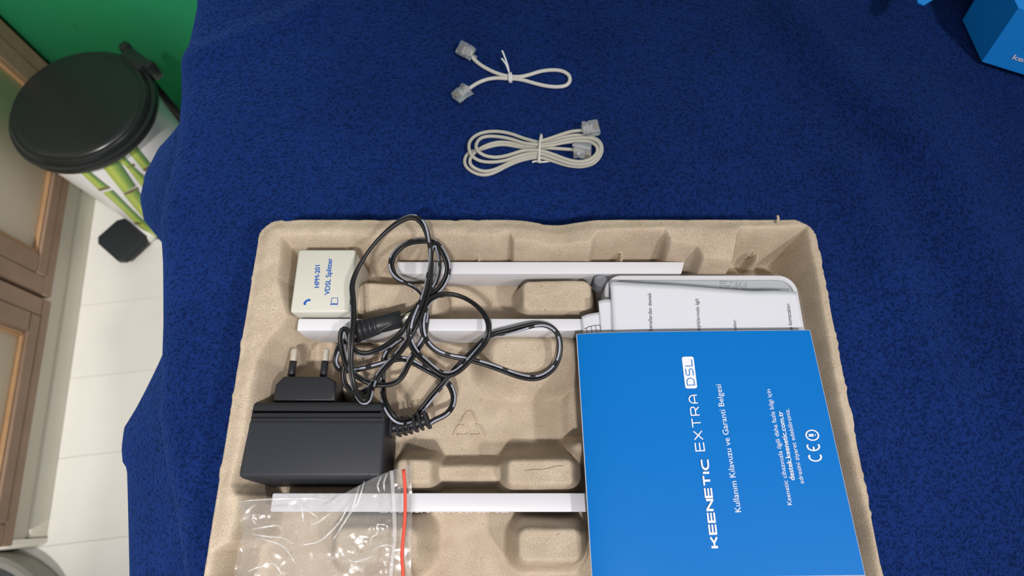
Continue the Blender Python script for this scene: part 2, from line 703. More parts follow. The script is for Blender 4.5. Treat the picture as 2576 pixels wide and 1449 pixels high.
# ------------------------------------------------------------------ cabinet on the left (local x = out of its front, y = along towards the wall)
cab = thing('cabinet', 'brown framed cabinet with cream door panels and beige plinth along the pale floor', 'cabinet', CORNER, RZ)
box('carcass', -0.42, -0.002, -0.752, -0.004, 0.04, 0.84, M['plinth_dark'], cab, 0.002)
box('plinth', -0.40, 0.0, -0.745, -0.002, 0.0, 0.034, M['plinth'], cab, 0.002)
box('plinth_board', -0.40, -0.003, -0.7445, -0.002, 0.034, 0.084, M['plinth_dark'], cab, 0.002)
prism('end_cap', [(-0.40, -0.757), (-0.010, -0.757), (-0.003, -0.756), (0.0015, -0.753), (0.0015, -0.746), (-0.40, -0.746)], 0.0, 0.07, M['plinth'], cab, 0.004)
box('gap_filler', -0.02, 0.001, -0.3975, -0.3925, 0.086, 0.80, M['seam'], cab)


def cabinet_door(y0, y1, z0, z1):
    d = box('door', -0.002, 0.003, y0, y1, z0, z1, M['brown'], cab, 0.002)
    w1, w2, w3 = 0.030, 0.060, 0.066
    ym0, ym1, zm0, zm1 = y0 + 0.030, y1 - 0.030, z0 + 0.016, z1 - 0.03

    def frame(name, a, b, x0, x1, m, bev):
        # rectangular ring between insets a and b (in y) with z insets scaled to the narrower bottom rail
        bm = bmesh.new()
        k = 0.62
        oy0, oy1, oz0, oz1 = y0 + a, y1 - a, z0 + a * k, z1 - a
        iy0, iy1, iz0, iz1 = y0 + b, y1 - b, z0 + b * k, z1 - b
        for (ay0, ay1, az0, az1) in ((oy0, oy1, oz0, iz0), (oy0, oy1, iz1, oz1), (oy0, iy0, iz0, iz1), (iy1, oy1, iz0, iz1)):
            bm_box(bm, x0, x1, ay0, ay1, az0, az1, bev, 1)
        return from_bm(name, bm, m, d)
    frame('outer_moulding', 0.0, 0.0285, 0.001, 0.0145, M['brown'], 0.0015)
    frame('inner_moulding', 0.0285, 0.060, 0.001, 0.0155, M['brown'], 0.002)
    frame('bead', 0.060, 0.0665, 0.001, 0.0120, M['tan_edge'], 0.0015)
    box('panel', 0.002, 0.0065, y0 + 0.066, y1 - 0.066, z0 + 0.041, z1 - 0.066, M['cream'], d)
    return d


cabinet_door(-0.3925, -0.008, 0.086, 0.80)
cabinet_door(-0.7545, -0.3985, 0.083, 0.80)

# ------------------------------------------------------------------ round pedal bin
BC = Vector((-0.611, 0.534, 0.0))
BA = math.atan2(0.094, 0.074)
bin_ = thing('pedal_bin', 'white pedal bin with black round lid and bamboo print beside the cabinet', 'bin', BC, BA)
R1, R0, ZB1 = 0.0935, 0.083, 0.262
lathe('body', [(0.0, 0.006), (R0 - 0.004, 0.006), (R0, 0.010), (R1, ZB1), (R1 - 0.002, ZB1), (R0 - 0.003, 0.02), (0, 0.02)], M['bin_white'], bin_)
lathe('base_ring', [(R0 - 0.01, 0.0), (R0 + 0.001, 0.0), (R0 + 0.0015, 0.008), (R0 - 0.006, 0.009)], M['pedal'], bin_)
lid = lathe('lid', [(0, 0.2815), (0.05, 0.281), (0.080, 0.2795), (0.0862, 0.2785), (0.0880, 0.2768), (0.0900, 0.2772), (0.0925, 0.2768), (0.0955, 0.2735), (0.0962, 0.2690),
              (0.0985, 0.2690), (0.1010, 0.2680), (0.1022, 0.2650), (0.1015, 0.2580), (0.0985, 0.2550), (0.0945, 0.2550), (0.0945, 0.262), (0.0, 0.264)], M['bin_black'], bin_, 96)
bm = bmesh.new()
bm_box(bm, 0.090, 0.112, -0.022, 0.022, 0.264, 0.281, 0.004)
bm_box(bm, 0.098, 0.114, 0.021, 0.033, 0.254, 0.284, 0.004)
bm_box(bm, 0.098, 0.114, -0.033, -0.021, 0.254, 0.284, 0.004)
bm_box(bm, 0.088, 0.100, -0.024, 0.024, 0.02, 0.256, 0.003)
from_bm('hinge', bm, M['bin_black'], bin_)
prism('pedal', [(-0.148, -0.026), (-0.140, -0.036), (-0.098, -0.036), (-0.086, -0.028), (-0.086, 0.028), (-0.098, 0.036), (-0.140, 0.036), (-0.148, 0.026)], 0.016, 0.028, M['pedal'], bin_, 0.004)
bm = bmesh.new()
bm_box(bm, -0.092, -0.070, -0.030, 0.030, 0.004, 0.022, 0.003)
from_bm('pedal_bracket', bm, M['bin_white'], bin_)

BINV = (Matrix.Translation(BC) @ Matrix.Rotation(BA, 4, 'Z')).inverted()


def on_bin(u, v, off=0.0006):
    a, b, c = ray(u, v)
    prev = None
    for k in range(4000):
        t = 0.75 + k * 0.00015
        x, y, z = a * t, b * t, CAMZ + c * t
        r = math.hypot(x - BC.x, y - BC.y)
        rr = R0 + (R1 - R0) * (z - 0.01) / (ZB1 - 0.01) + off
        if r <= rr and z < ZB1:
            return BINV @ Vector((x, y, z))
    # graze: nearest point
    best = None
    for k in range(4000):
        t = 0.75 + k * 0.00015
        x, y, z = a * t, b * t, CAMZ + c * t
        r = math.hypot(x - BC.x, y - BC.y)
        rr = R0 + (R1 - R0) * (z - 0.01) / (ZB1 - 0.01) + off
        if best is None or abs(r - rr) < best[0]:
            best = (abs(r - rr), (BC.x + (x - BC.x) * rr / r, BC.y + (y - BC.y) * rr / r, max(0.01, z)))
    return BINV @ Vector(best[1])


def stalk(Lp, Rp, n=8, name='bamboo_stalk', m=None):
    V, F, A = [], [], []
    La, Ra = np.array(Lp, float), np.array(Rp, float)

    def samp(Q, t):
        d = np.r_[0, np.cumsum(np.hypot(*np.diff(Q, axis=0).T))]
        return np.interp(t * d[-1], d, Q[:, 0]), np.interp(t * d[-1], d, Q[:, 1])
    w = 5
    for i in range(n + 1):
        l, r = samp(La, i / n), samp(Ra, i / n)
        for k in range(w + 1):
            f = k / w
            V.append(on_bin(l[0] * (1 - f) + r[0] * f, l[1] * (1 - f) + r[1] * f))
            A.append(f)
    for i in range(n):
        for k in range(w):
            a = i * (w + 1) + k
            F.append((a, a + 1, a + w + 2, a + w + 1))
    o = mesh(name, V, F, m or M['stalk'], bin_)
    at = o.data.attributes.new('across', 'FLOAT', 'POINT')
    at.data.foreach_set('value', A)
    return o


stalk([(190, 420), (200, 432), (245, 475)], [(212, 415), (222, 428), (273, 469)])
stalk([(258, 485), (300, 522), (345, 565), (392, 606)], [(284, 478), (325, 520), (358, 552), (400, 580)])
stalk([(240, 400), (255, 417), (310, 486)], [(285, 385), (297, 400), (342, 468)])
stalk([(313, 492), (352, 540), (385, 575)], [(347, 476), (368, 510), (395, 545)])
stalk([(275, 385), (290, 400), (318, 420), (365, 480)], [(300, 380), (312, 392), (335, 418), (385, 462)])
stalk([(310, 368), (322, 382), (358, 425)], [(345, 368), (355, 382), (380, 413)])
stalk([(365, 440), (400, 470)], [(385, 418), (420, 445)])
for a, b in (((245, 475), (274, 468)), ((310, 487), (345, 470)), ((317, 419), (336, 411)), ((358, 426), (384, 412)), ((336, 560), (358, 556))):
    stalk([a, (a[0] + 6, a[1] + 6)], [b, (b[0] + 5, b[1] + 6)], 2, 'bamboo_node', M['node'])

# ------------------------------------------------------------------ round grey disc on the floor, bottom left
c0 = P(0, 1393, 0.05)
cc = Vector((c0.x - 0.034, c0.y - 0.147, 0.0))
disc = thing('round_base', 'round dark grey base with a paler rim on the floor past the cabinet end', 'base', cc)
lathe('rim', [(0.13, 0.001), (0.146, 0.001), (0.149, 0.02), (0.147, 0.047), (0.142, 0.051), (0.134, 0.048), (0.132, 0.042)], M['grey_rim'], disc)
lathe('top_plate', [(0.0, 0.043), (0.10, 0.045), (0.133, 0.044), (0.1335, 0.0), (0, 0.0)], M['grey_disc'], disc)

# ------------------------------------------------------------------ tray geometry functions (world coordinates)
RIMZ = BED + 0.045
TX0, TX1, TY0, TY1 = -0.1556, 0.1872, -0.105, P(1300, 549, RIMZ).y


def sstep(a, b, x):
    t = np.clip((x - a) / (b - a), 0, 1)
    return t * t * (3 - 2 * t)


def table(pts, axis, z):
    q = sorted([(P(u, v, z).y, P(u, v, z).x) if axis == 'y' else (P(u, v, z).x, P(u, v, z).y) for u, v in pts])
    return np.array([a for a, _ in q]), np.array([b for _, b in q])


XL = table([(722, 560), (718, 640), (713, 700), (722, 740), (738, 790), (722, 820), (690, 848), (662, 900), (650, 960), (628, 1080), (597, 1215), (604, 1235), (614, 1246), (608, 1300), (592, 1362), (548, 1385), (536, 1449), (530, 1700)], 'y', RIMZ)
XR = table([(2018, 560), (2026, 610), (2038, 660), (2048, 700), (2064, 800), (2082, 900), (2100, 1000), (2125, 1100), (2148, 1200), (2176, 1320), (2200, 1449), (2240, 1700)], 'y', RIMZ)
YT = table([(640, 605), (760, 603), (880, 600), (930, 610), (1000, 600), (1250, 604), (1282, 596), (1292, 616), (1488, 618), (1504, 592), (1676, 588), (1690, 618), (1756, 628), (1772, 660), (1846, 664), (1858, 596), (1870, 584), (2010, 578), (2100, 580)], 'x', RIMZ)

# (u0,v0,u1,v1, z top, slope, corner radius)
BLOCKS = [
    (893, 708, 1104, 790, 0.630, 0.007, 0.006),
    (1308, 700, 1492, 786, 0.633, 0.006, 0.006),
    (1236, 852, 1444, 925, 0.630, 0.016, 0.006),
    (862, 868, 938, 1000, 0.622, 0.006, 0.006),
    (992, 1150, 1090, 1222, 0.634, 0.007, 0.004),
    (1100, 1166, 1270, 1212, 0.620, 0.006, 0.003),
    (1272, 1150, 1448, 1224, 0.634, 0.009, 0.004),
    (838, 1322, 1050, 1420, 0.634, 0.010, 0.006),
    (1298, 1322, 1470, 1420, 0.634, 0.007, 0.006),
    (1440, 1108, 1500, 1140, 0.632, 0.008, 0.004),
    (1196, 630, 1210, 660, 0.628, 0.003, 0.0015),
    (1558, 626, 1573, 655, 0.630, 0.003, 0.0015),
    (1902, 628, 1918, 655, 0.630, 0.003, 0.0015),
    (700, 870, 724, 900, 0.618, 0.004, 0.002),
    (1425, 930, 1560, 1100, 0.611, 0.004, 0.004),
    (945, 1010, 985, 1130, 0.608, 0.006, 0.004),
]
BW = []
for (u0, v0, u1, v1, z, sl, cr) in BLOCKS:
    um, vm = (u0 + u1) / 2, (v0 + v1) / 2
    BW.append((P(u0, vm, z).x, P(u1, vm, z).x, P(um, v1, z).y, P(um, v0, z).y, z, sl, cr))
FLOORZ = BED + 0.006


def vnoise(X, Y, s, seed=0):
    r = np.random.default_rng(seed)
    out = np.zeros_like(X)
    for _ in range(9):
        a = r.uniform(0, 2 * PI)
        k = s * r.uniform(0.6, 1.6)
        out += np.sin((X * math.cos(a) + Y * math.sin(a)) * k + r.uniform(0, 6.28))
    return out / 9


def tray_z(X, Y):
    X = np.asarray(X, float)
    Y = np.asarray(Y, float)
    wob = 0.0008 * vnoise(X, Y, 160, 3)
    dl = np.interp(Y, XL[0], XL[1]) - X
    dr = X - np.interp(Y, XR[0], XR[1])
    dt = Y - np.interp(X, YT[0], YT[1])
    db = (TY0 + 0.018) - Y
    k = 0.004
    d = np.maximum(np.maximum(dl, dr), np.maximum(dt, db)) + wob
    rim = RIMZ - FLOORZ
    dip = 0.0075 * np.exp(-((X - P(1402, 560, RIMZ).x) / 0.016) ** 2) * sstep(0.12, 0.15, Y)
    rim = rim - dip
    h = rim * sstep(-0.0080, 0.0045, d) ** 0.85
    z = FLOORZ + h
    for (x0, x1, y0, y1, zt, sl, cr) in BW:
        qx = np.abs(X - (x0 + x1) / 2) - ((x1 - x0) / 2 - cr)
        qy = np.abs(Y - (y0 + y1) / 2) - ((y1 - y0) / 2 - cr)
        sd = np.hypot(np.maximum(qx, 0), np.maximum(qy, 0)) + np.minimum(np.maximum(qx, qy), 0) - cr + wob
        b = FLOORZ + (zt - FLOORZ) * (1 - sstep(-0.0025, sl, sd)) + 0.0005 * vnoise(X, Y, 260, 5) * (sd < 0.004)
        z = np.maximum(z, b)
    # floor ledges
    z = z + 0.00035 * vnoise(X, Y, 420, 9)
    return z


def outer_d(X, Y):
    r = 0.013
    jag = 0.0002 * vnoise(X, Y, 1300, 11) + 0.0002 * vnoise(X, Y, 620, 13) + 0.0006 * vnoise(X, Y, 300, 12)
    cx, cy = (TX0 + TX1) / 2, (TY0 + TY1) / 2
    qx = np.abs(X - cx) - ((TX1 - TX0) / 2 - r)
    qy = np.abs(Y - cy) - ((TY1 - TY0) / 2 - r)
    return np.hypot(np.maximum(qx, 0), np.maximum(qy, 0)) + np.minimum(np.maximum(qx, qy), 0) - r + jag


# ------------------------------------------------------------------ fleece blanket over the bed
EDGE = sorted([(P(u, v, BED).y, P(u, v, BED).x) for u, v in ((505, -200), (493, 0), (470, 110), (455, 190), (452, 300), (440, 370), (412, 460), (398, 545), (403, 640), (406, 800), (402, 930), (396, 1037), (412, 1160), (436, 1268), (460, 1449))])
EY, EX = np.array([a for a, _ in EDGE]), np.array([b - 0.0075 for _, b in EDGE])
ZF = 0.52
FL = sorted([(P(u, v, ZF).y, P(u, v, ZF).x) for u, v in ((560, -60), (545, 100), (530, 200), (505, 300), (452, 350), (400, 395), (369, 450), (357, 510), (367, 560), (400, 600), (440, 650), (450, 760), (440, 860), (402, 935), (350, 1030), (318, 1080), (311, 1130), (314, 1165), (325, 1180), (328, 1300), (331, 1449), (331, 1700))])
FY, FX = np.array([a for a, _ in FL]), np.array([b for _, b in FL])
RIDGES = []
for (u0, v0, u1, v1, amp, w) in ((470, 160, 760, 40, 0.006, 0.012), (2010, 60, 2240, 330, 0.007, 0.020), (2160, 480, 2330, 900, 0.006, 0.018), (2330, 330, 2560, 900, 0.010, 0.030),
                                 (1830, 120, 1700, 420, 0.004, 0.030), (1500, 60, 1640, 420, 0.003, 0.03), (560, 330, 640, 560, 0.003, 0.03), (960, 60, 1060, 430, 0.005, 0.03)):
    a, b = P(u0, v0, BED), P(u1, v1, BED)
    RIDGES.append((a.x, a.y, b.x, b.y, amp, w))


def bed_z(X, Y):
    X = np.asarray(X, float)
    Y = np.asarray(Y, float)
    z = 0.0018 * vnoise(X, Y, 24, 21) + 0.0008 * vnoise(X, Y, 70, 22)
    for (ax, ay, bx, by, amp, w) in RIDGES:
        dx, dy = bx - ax, by - ay
        L2 = dx * dx + dy * dy
        t = np.clip(((X - ax) * dx + (Y - ay) * dy) / L2, -0.15, 1.15)
        d = np.hypot(X - ax - t * dx, Y - ay - t * dy)
        f = np.exp(-(d / w) ** 2) * amp
        z = z + f
    inside = 1 - sstep(-0.004, 0.03, outer_d(X, Y))
    return BED + z * (1 - inside) - 0.003 * inside


def build_blanket():
    ys = np.arange(-0.46, 0.745, 0.004)
    rows = []
    for y in ys:
        xe = float(np.interp(y, EY, EX))
        xf = float(np.interp(y, FY, FX))
        nt = 175
        xs = np.linspace(0.78, xe + 0.022, nt)
        zt = bed_z(xs, np.full(nt, y))
        pts = [(a, b) for a, b in zip(xs, zt)]
        z0 = float(zt[-1])
        for k in range(1, 9):
            a = k / 8 * PI / 2
            pts.append((xe + 0.022 - 0.022 * math.sin(a), z0 - 0.022 * (1 - math.cos(a))))
        zs = z0 - 0.022
        for k in range(1, 15):
            t = k / 14
            e = t * t * (3 - 2 * t)
            pts.append((xe + (xf - xe) * e, zs + (ZF - zs) * t))
        for k in range(1, 25):
            t = k / 24
            wv = 0.010 * math.sin(y * 38 + 1.1) * t + 0.006 * math.sin(y * 90 + 0.4) * t
            pts.append((xf + 0.012 * t + wv + 0.006 * t * t, ZF + (0.004 - ZF) * t))
        rows.append([(px, y, pz) for px, pz in pts])
    V = np.array(rows).reshape(-1, 3)
    n, c = len(rows), len(rows[0])
    F = [(i * c + k, i * c + k + 1, (i + 1) * c + k + 1, (i + 1) * c + k) for i in range(n - 1) for k in range(c - 1)]
    o = mesh('fleece_blanket', V, F, M['fleece'])
    # keep it in front of the yawed wall
    return tag(o, 'dark blue fleece blanket draped over the bed under everything', 'blanket')


build_blanket()

# ------------------------------------------------------------------ pulp tray
def build_tray():
    st = 0.0009
    xs = np.arange(TX0 - 0.006, TX1 + 0.006, st)
    ys = np.arange(TY0 - 0.006, TY1 + 0.006, st)
    X, Y = np.meshgrid(xs, ys)
    Z = tray_z(X, Y)
    D = outer_d(X, Y)
    # rolled outer edge, then a steep skirt down to the blanket
    Z = Z - 0.0022 * sstep(-0.008, 0.0, D)
    k = sstep(0.0, 0.0035, D)
    Z = Z * (1 - k) + (BED - 0.001) * k
    keep = D < 0.0042
    idx = -np.ones(X.shape, int)
    idx[keep] = np.arange(keep.sum())
    V = np.stack([X[keep], Y[keep], Z[keep]], 1)
    q = keep[:-1, :-1] & keep[1:, :-1] & keep[:-1, 1:] & keep[1:, 1:]
    F = np.stack([idx[:-1, :-1][q], idx[:-1, 1:][q], idx[1:, 1:][q], idx[1:, :-1][q]], 1)
    me = bpy.data.meshes.new('tray_shell')
    me.vertices.add(len(V))
    me.vertices.foreach_set('co', V.ravel())
    me.loops.add(F.size)
    me.loops.foreach_set('vertex_index', F.ravel().astype(np.int32))
    me.polygons.add(len(F))
    me.polygons.foreach_set('loop_start', np.arange(0, F.size, 4, dtype=np.int32))
    me.update(calc_edges=True)
    me.validate()
    t = thing('pulp_tray', 'brown moulded pulp packaging tray holding router parts on the blue blanket', 'tray', (0, 0, 0))
    link('tray_shell', me, M['pulp'], t)
    # embossed recycling mark on the basin floor
    V, F = [], []
    for s in ([(1140, 1096), (1150, 1074), (1158, 1068)], [(1160, 1062), (1172, 1040), (1181, 1035), (1190, 1040), (1200, 1062)],
              [(1197, 1066), (1212, 1076), (1221, 1097)], [(1149, 1092), (1164, 1095), (1178, 1092)], [(1184, 1093), (1200, 1095), (1207, 1091)], [(1152, 1070), (1166, 1070)]):
        c = catmull([P(u, v, FLOORZ + 0.0006) for u, v in s], 0.001)
        c[:, 2] = tray_z(c[:, 0], c[:, 1]) + 0.0001
        T, Sd, N = frames(c)
        v, f = tube_data(c, Sd, N, 0.0007, 0.0006, 6)
        b = len(V)
        V += [tuple(q) for q in v]
        F += [tuple(b + i for i in q) for q in f]
    mesh('recycling_mark', V, F, M['pulp'], t)
    # ragged fibre tuft on the rim
    p = P(1955, 552, RIMZ)
    tube('fibre_tuft', [(p.x, p.y - 0.002, RIMZ - 0.001), (p.x + 0.0004, p.y + 0.0004, RIMZ + 0.001), (p.x, p.y + 0.0022, RIMZ + 0.0012)], 0.0009, 0.0007, M['pulp'], t, 6)
    # crease on the block between basin and antenna
    c = catmull([P(u, v, 0.634) for u, v in ((1322, 1184), (1342, 1181), (1370, 1180), (1398, 1173), (1417, 1171))], 0.001)
    c[:, 2] = tray_z(c[:, 0], c[:, 1]) + 0.00005
    tube('crease', c, 0.00020, 0.0002, mat('crease shade', rgb(140, 118, 94), 0.95), t, 6)
    return t


build_tray()

# ------------------------------------------------------------------ things in the tray
TOPS = []   # (x0,x1,y0,y1,z) boxes a cable must lie on


def antenna(x0, x1, y0, y1, z0, z1, label, round_end=0.0, chamfer_left=0.0):
    a = thing('antenna', label, 'antenna', ((x0 + x1) / 2, (y0 + y1) / 2, z0), group='white router antennas in the tray')
    cx, cy = (x0 + x1) / 2, (y0 + y1) / 2
    L, W, Hh = x1 - x0, (y1 - y0) / 2, z1 - z0
    # side profile in x-z swept over y
    bm = bmesh.new()
    prof = [(-L / 2 + chamfer_left, 0), (L / 2 - 0.004, 0), (L / 2, 0.003), (L / 2, Hh), (-L / 2, Hh), (-L / 2, Hh * 0.45 if chamfer_left else 0.0005)]
    vs = [bm.verts.new((px, -W, pz)) for px, pz in prof]
    f = bm.faces.new(vs)
    r = bmesh.ops.extrude_face_region(bm, geom=[f])
    for v in r['geom']:
        if isinstance(v, bmesh.types.BMVert):
            v.co.y = W
    if round_end:
        for v in bm.verts:
            if v.co.x > L / 2 - 0.005 and v.co.y < 0:
                v.co.x -= round_end
    bmesh.ops.bevel(bm, geom=list(bm.edges), offset=0.0009, segments=2, profile=0.5, affect='EDGES')
    from_bm('blade', bm, M['white_plastic'], a)
    TOPS.append((x0, x1, y0, y1, z1))
    return a, L, W, Hh


ant1, L, W, Hh = antenna(P(996, 672, 0.630).x, P(1724, 672, 0.630).x, P(1300, 689, 0.630).y, P(1300, 658, 0.630).y, 0.6085, 0.630,
                         'white antenna lying in the top row, behind the router and papers', round_end=0.0028)
box('seam_line', -L / 2 + 0.002, L / 2 - 0.03, -W - 0.0001, -W + 0.0004, 0.0006, 0.0014, M['grey_plastic'], ant1)
ant2, L, W, Hh = antenna(P(748, 815, 0.640).x, P(1480, 815, 0.640).x + 0.012, P(1100, 832, 0.640).y, P(1100, 801, 0.640).y, 0.6135, 0.640,
                         'white antenna overlapping the cream splitter, under the black cable', chamfer_left=0.005)
box('seam_line', -L / 2 + 0.01, L / 2 - 0.03, -W - 0.0001, -W + 0.0004, 0.0006, 0.0014, M['grey_plastic'], ant2)
ant3, L, W, Hh = antenna(P(682, 1262, 0.632).x, P(1500, 1262, 0.632).x + 0.01, P(1100, 1288, 0.632).y, P(1100, 1240, 0.632).y, 0.6085, 0.632,
                         'white antenna in front of the adapter, crossed by the zip bag')
bm = bmesh.new()
random.seed(2)
for k in range(22):
    x = -0.035 + k * 0.0033 + random.uniform(-0.0008, 0.0008)
    w = random.uniform(0.0008, 0.0024)
    bm_box(bm, x, x + w, -W - 0.0003, -W + 0.0002, Hh - 0.003 - random.choice([0, 0.0008, 0.0016]), Hh - 0.0026 - random.choice([0, 0.0008]), 0)
emb = from_bm('embossing', bm, M['white_plastic'], ant3)

# splitter
SP = dict(x0=-0.1287, x1=-0.0942, y0=0.1065, y1=0.1465, z0=0.6075, z1=0.6465)
spl = thing('splitter', 'cream plastic splitter box with blue lettering in the tray corner', 'splitter', ((SP['x0'] + SP['x1']) / 2, 0.1265, SP['z0']))
sx, sy, sh = (SP['x1'] - SP['x0']) / 2, 0.0200, SP['z1'] - SP['z0']
bm = bmesh.new()
bm_box(bm, -sx, sx, -sy, sy, 0, sh)
for v in bm.verts:   # moulding draft: bottom half slightly narrower
    if v.co.z < 0.01:
        v.co.x *= 0.97
        v.co.y = v.co.y * 0.97
bmesh.ops.bevel(bm, geom=list(bm.edges), offset=0.0016, segments=3, profile=0.5, affect='EDGES')
from_bm('case', bm, M['cream_plastic'], spl)
box('lower_shell', -sx + 0.0004, sx - 0.0004, -sy - 0.0014, sy, 0.001, sh * 0.62, M['cream_plastic'], spl, 0.0012)
TOPS.append((SP['x0'], SP['x1'], SP['y0'], SP['y1'], SP['z1']))
zsp = lambda x, y: SP['z1']


def childify(o, parent):
    """object was built in world coordinates: move its data into the parent's frame"""
    mi = (Matrix.Translation(parent.location) @ Matrix.Rotation(parent.rotation_euler.z, 4, 'Z')).inverted()
    o.data.transform(mi)
    o.parent = parent
    return o


def q_split(u, v):
    return P(u, v, SP['z1'])


childify(text('HPM-201', q_split(803, 724), q_split(805, 667), zsp, M['blue_print'], None, 0.022), spl)
childify(text('VDSL Splitter', q_split(829, 742), q_split(836, 650), zsp, M['blue_print'], None, 0.022), spl)
# handset symbol
hs = [q_split(u, v) for u, v in ((764.5, 767), (763.5, 763.5), (766.5, 758.5), (770.5, 755), (776, 752.5), (780.5, 753), (782, 755.5), (779.5, 758.5), (777, 757.5), (772.5, 759.8), (770, 762.5), (770.5, 765.5), (767.5, 768.5))]
childify(mesh('handset_symbol', [(p.x, p.y, SP['z1'] + 0.0003) for p in hs], [tuple(range(len(hs)))], M['blue_print'], None, False), spl)
# computer symbol
sq = [(833, 764), (835, 750), (850, 750), (850, 764), (833, 764)]
V2, F = ribbon_strip([[q_split(*q).xy for q in sq]], 0.0003)
a, b = [q_split(*q).xy for q in ((831, 766.5), (850, 766.5))]
Vb, Fb = ribbon_strip([[a, b]], 0.0005)
n0 = len(V2)
V2 += [Vector((v.x, v.y, 0.0001)) for v in Vb]
F += [tuple(i + n0 for i in f) for f in Fb]
childify(mesh('computer_symbol', [(v.x, v.y, SP['z1'] + 0.0003 + v.z) for v in V2], F, M['blue_print'], None, False), spl)

# power adapter
AX0, AX1, AY0, AYm, AY1, AZ0, AZ1 = -0.1462, -0.0696, 0.0155, 0.0460, 0.0560, 0.6080, 0.6420
ad = thing('power_adapter', 'black power adapter with two round pins and tangled dashed cable', 'adapter', (0, 0, 0))
bm = bmesh.new()
bm_box(bm, AX0, AX1, AY0, AYm, AZ0, AZ1)
for v in bm.verts:
    if v.co.y < 0.02 and v.co.z < 0.62:
        v.co.y -= 0.004
bmesh.ops.bevel(bm, geom=list(bm.edges), offset=0.0024, segments=4, profile=0.5, affect='EDGES')
from_bm('case', bm, M['adapter'], ad)
box('seam_fill', AX0 + 0.0005, AX1 - 0.0005, AYm - 0.005, AYm + 0.006, AZ0 + 0.001, AZ1 - 0.0006, M['adapter_smooth'], ad, 0.0012)
bm = bmesh.new()
bm_box(bm, AX0 + 0.0004, AX1 - 0.0004, AYm + 0.0008, AY1, AZ0, AZ1 - 0.0006, 0.0028, 4)
from_bm('back_shell', bm, M['adapter_smooth'], ad)
for gy in (0.0008, 0.0044):
    box('groove', AX0 + 0.002, AX1 - 0.002, AYm + gy, AYm + gy + 0.0005, AZ1 - 0.003, AZ1 - 0.00045, M['seam'], ad)
TOPS.append((AX0, AX1, AY0, AY1, AZ1))
NZ = 0.6365
nk = [P(u, v, NZ) for u, v in ((684, 1012), (692, 966), (712, 946), (822, 946), (843, 958), (843, 1012))]
prism('plug_neck', [(p.x, p.y) for p in nk], 0.6100, NZ, M['adapter_smooth'], ad, 0.0018, 3)
PZ = 0.628
for (ua, va, um, vm, ub, vb) in ((731, 944, 738, 909, 741, 877), (812, 946, 818, 909, 821, 878)):
    a, m_, b = P(ua, va + 12, PZ), P(um, vm, PZ), P(ub, vb, PZ)
    pin = tube('pin', catmull([a, m_], 0.004), 0.0021, 0.0021, M['adapter_smooth'], ad, 16)
    d = (b - m_).normalized()
    pts = [m_ - d * 0.002, m_, b - d * 0.0012, b - d * 0.0004, b]
    bmv, F = [], []
    rad = [0.0020, 0.0020, 0.0020, 0.0015, 0.0006]
    T, Sd, N = frames(np.array([list(p) for p in pts]))
    seg = 16
    V = []
    for i, p in enumerate(pts):
        for k in range(seg):
            an = 2 * PI * k / seg
            V.append(np.array(list(p)) + rad[i] * (Sd[i] * math.cos(an) + N[i] * math.sin(an)))
    F = [(i * seg + k, i * seg + (k + 1) % seg, (i + 1) * seg + (k + 1) % seg, (i + 1) * seg + k) for i in range(4) for k in range(seg)]
    F.append(tuple(4 * seg + k for k in range(seg)))
    mesh('pin_tip', V, F, M['nickel'], pin)

# strain relief
rel = catmull([P(u, v, z) for u, v, z in ((968, 1076, 0.626), (1000, 1074, 0.626), (1030, 1069, 0.6265), (1058, 1062, 0.627), (1080, 1054, 0.627))], 0.0006)
sr = tube('strain_relief', rel, 0.0028, 0.0026, M['adapter_smooth'], ad, 14)
bm = bmesh.new()
T, Sd, N = frames(rel)
for k in range(8):
    i = int((0.07 + 0.125 * k) * (len(rel) - 1))
    hw = 0.0058 - 0.0002 * k
    r = bmesh.ops.create_cube(bm, size=1)
    for v in r['verts']:
        co = Vector(rel[i]) + Vector(T[i]) * (v.co.x * 0.0016) + Vector(Sd[i]) * (v.co.y * hw * 2) + Vector(N[i]) * (v.co.z * 0.0086)
        v.co = co
bmesh.ops.bevel(bm, geom=list(bm.edges), offset=0.0004, segments=1, affect='EDGES')
from_bm('ribs', bm, M['adapter_smooth'], sr)


def crop(cx, cy):
    return 780 + cx / 2.414, 520 + cy / 2.414


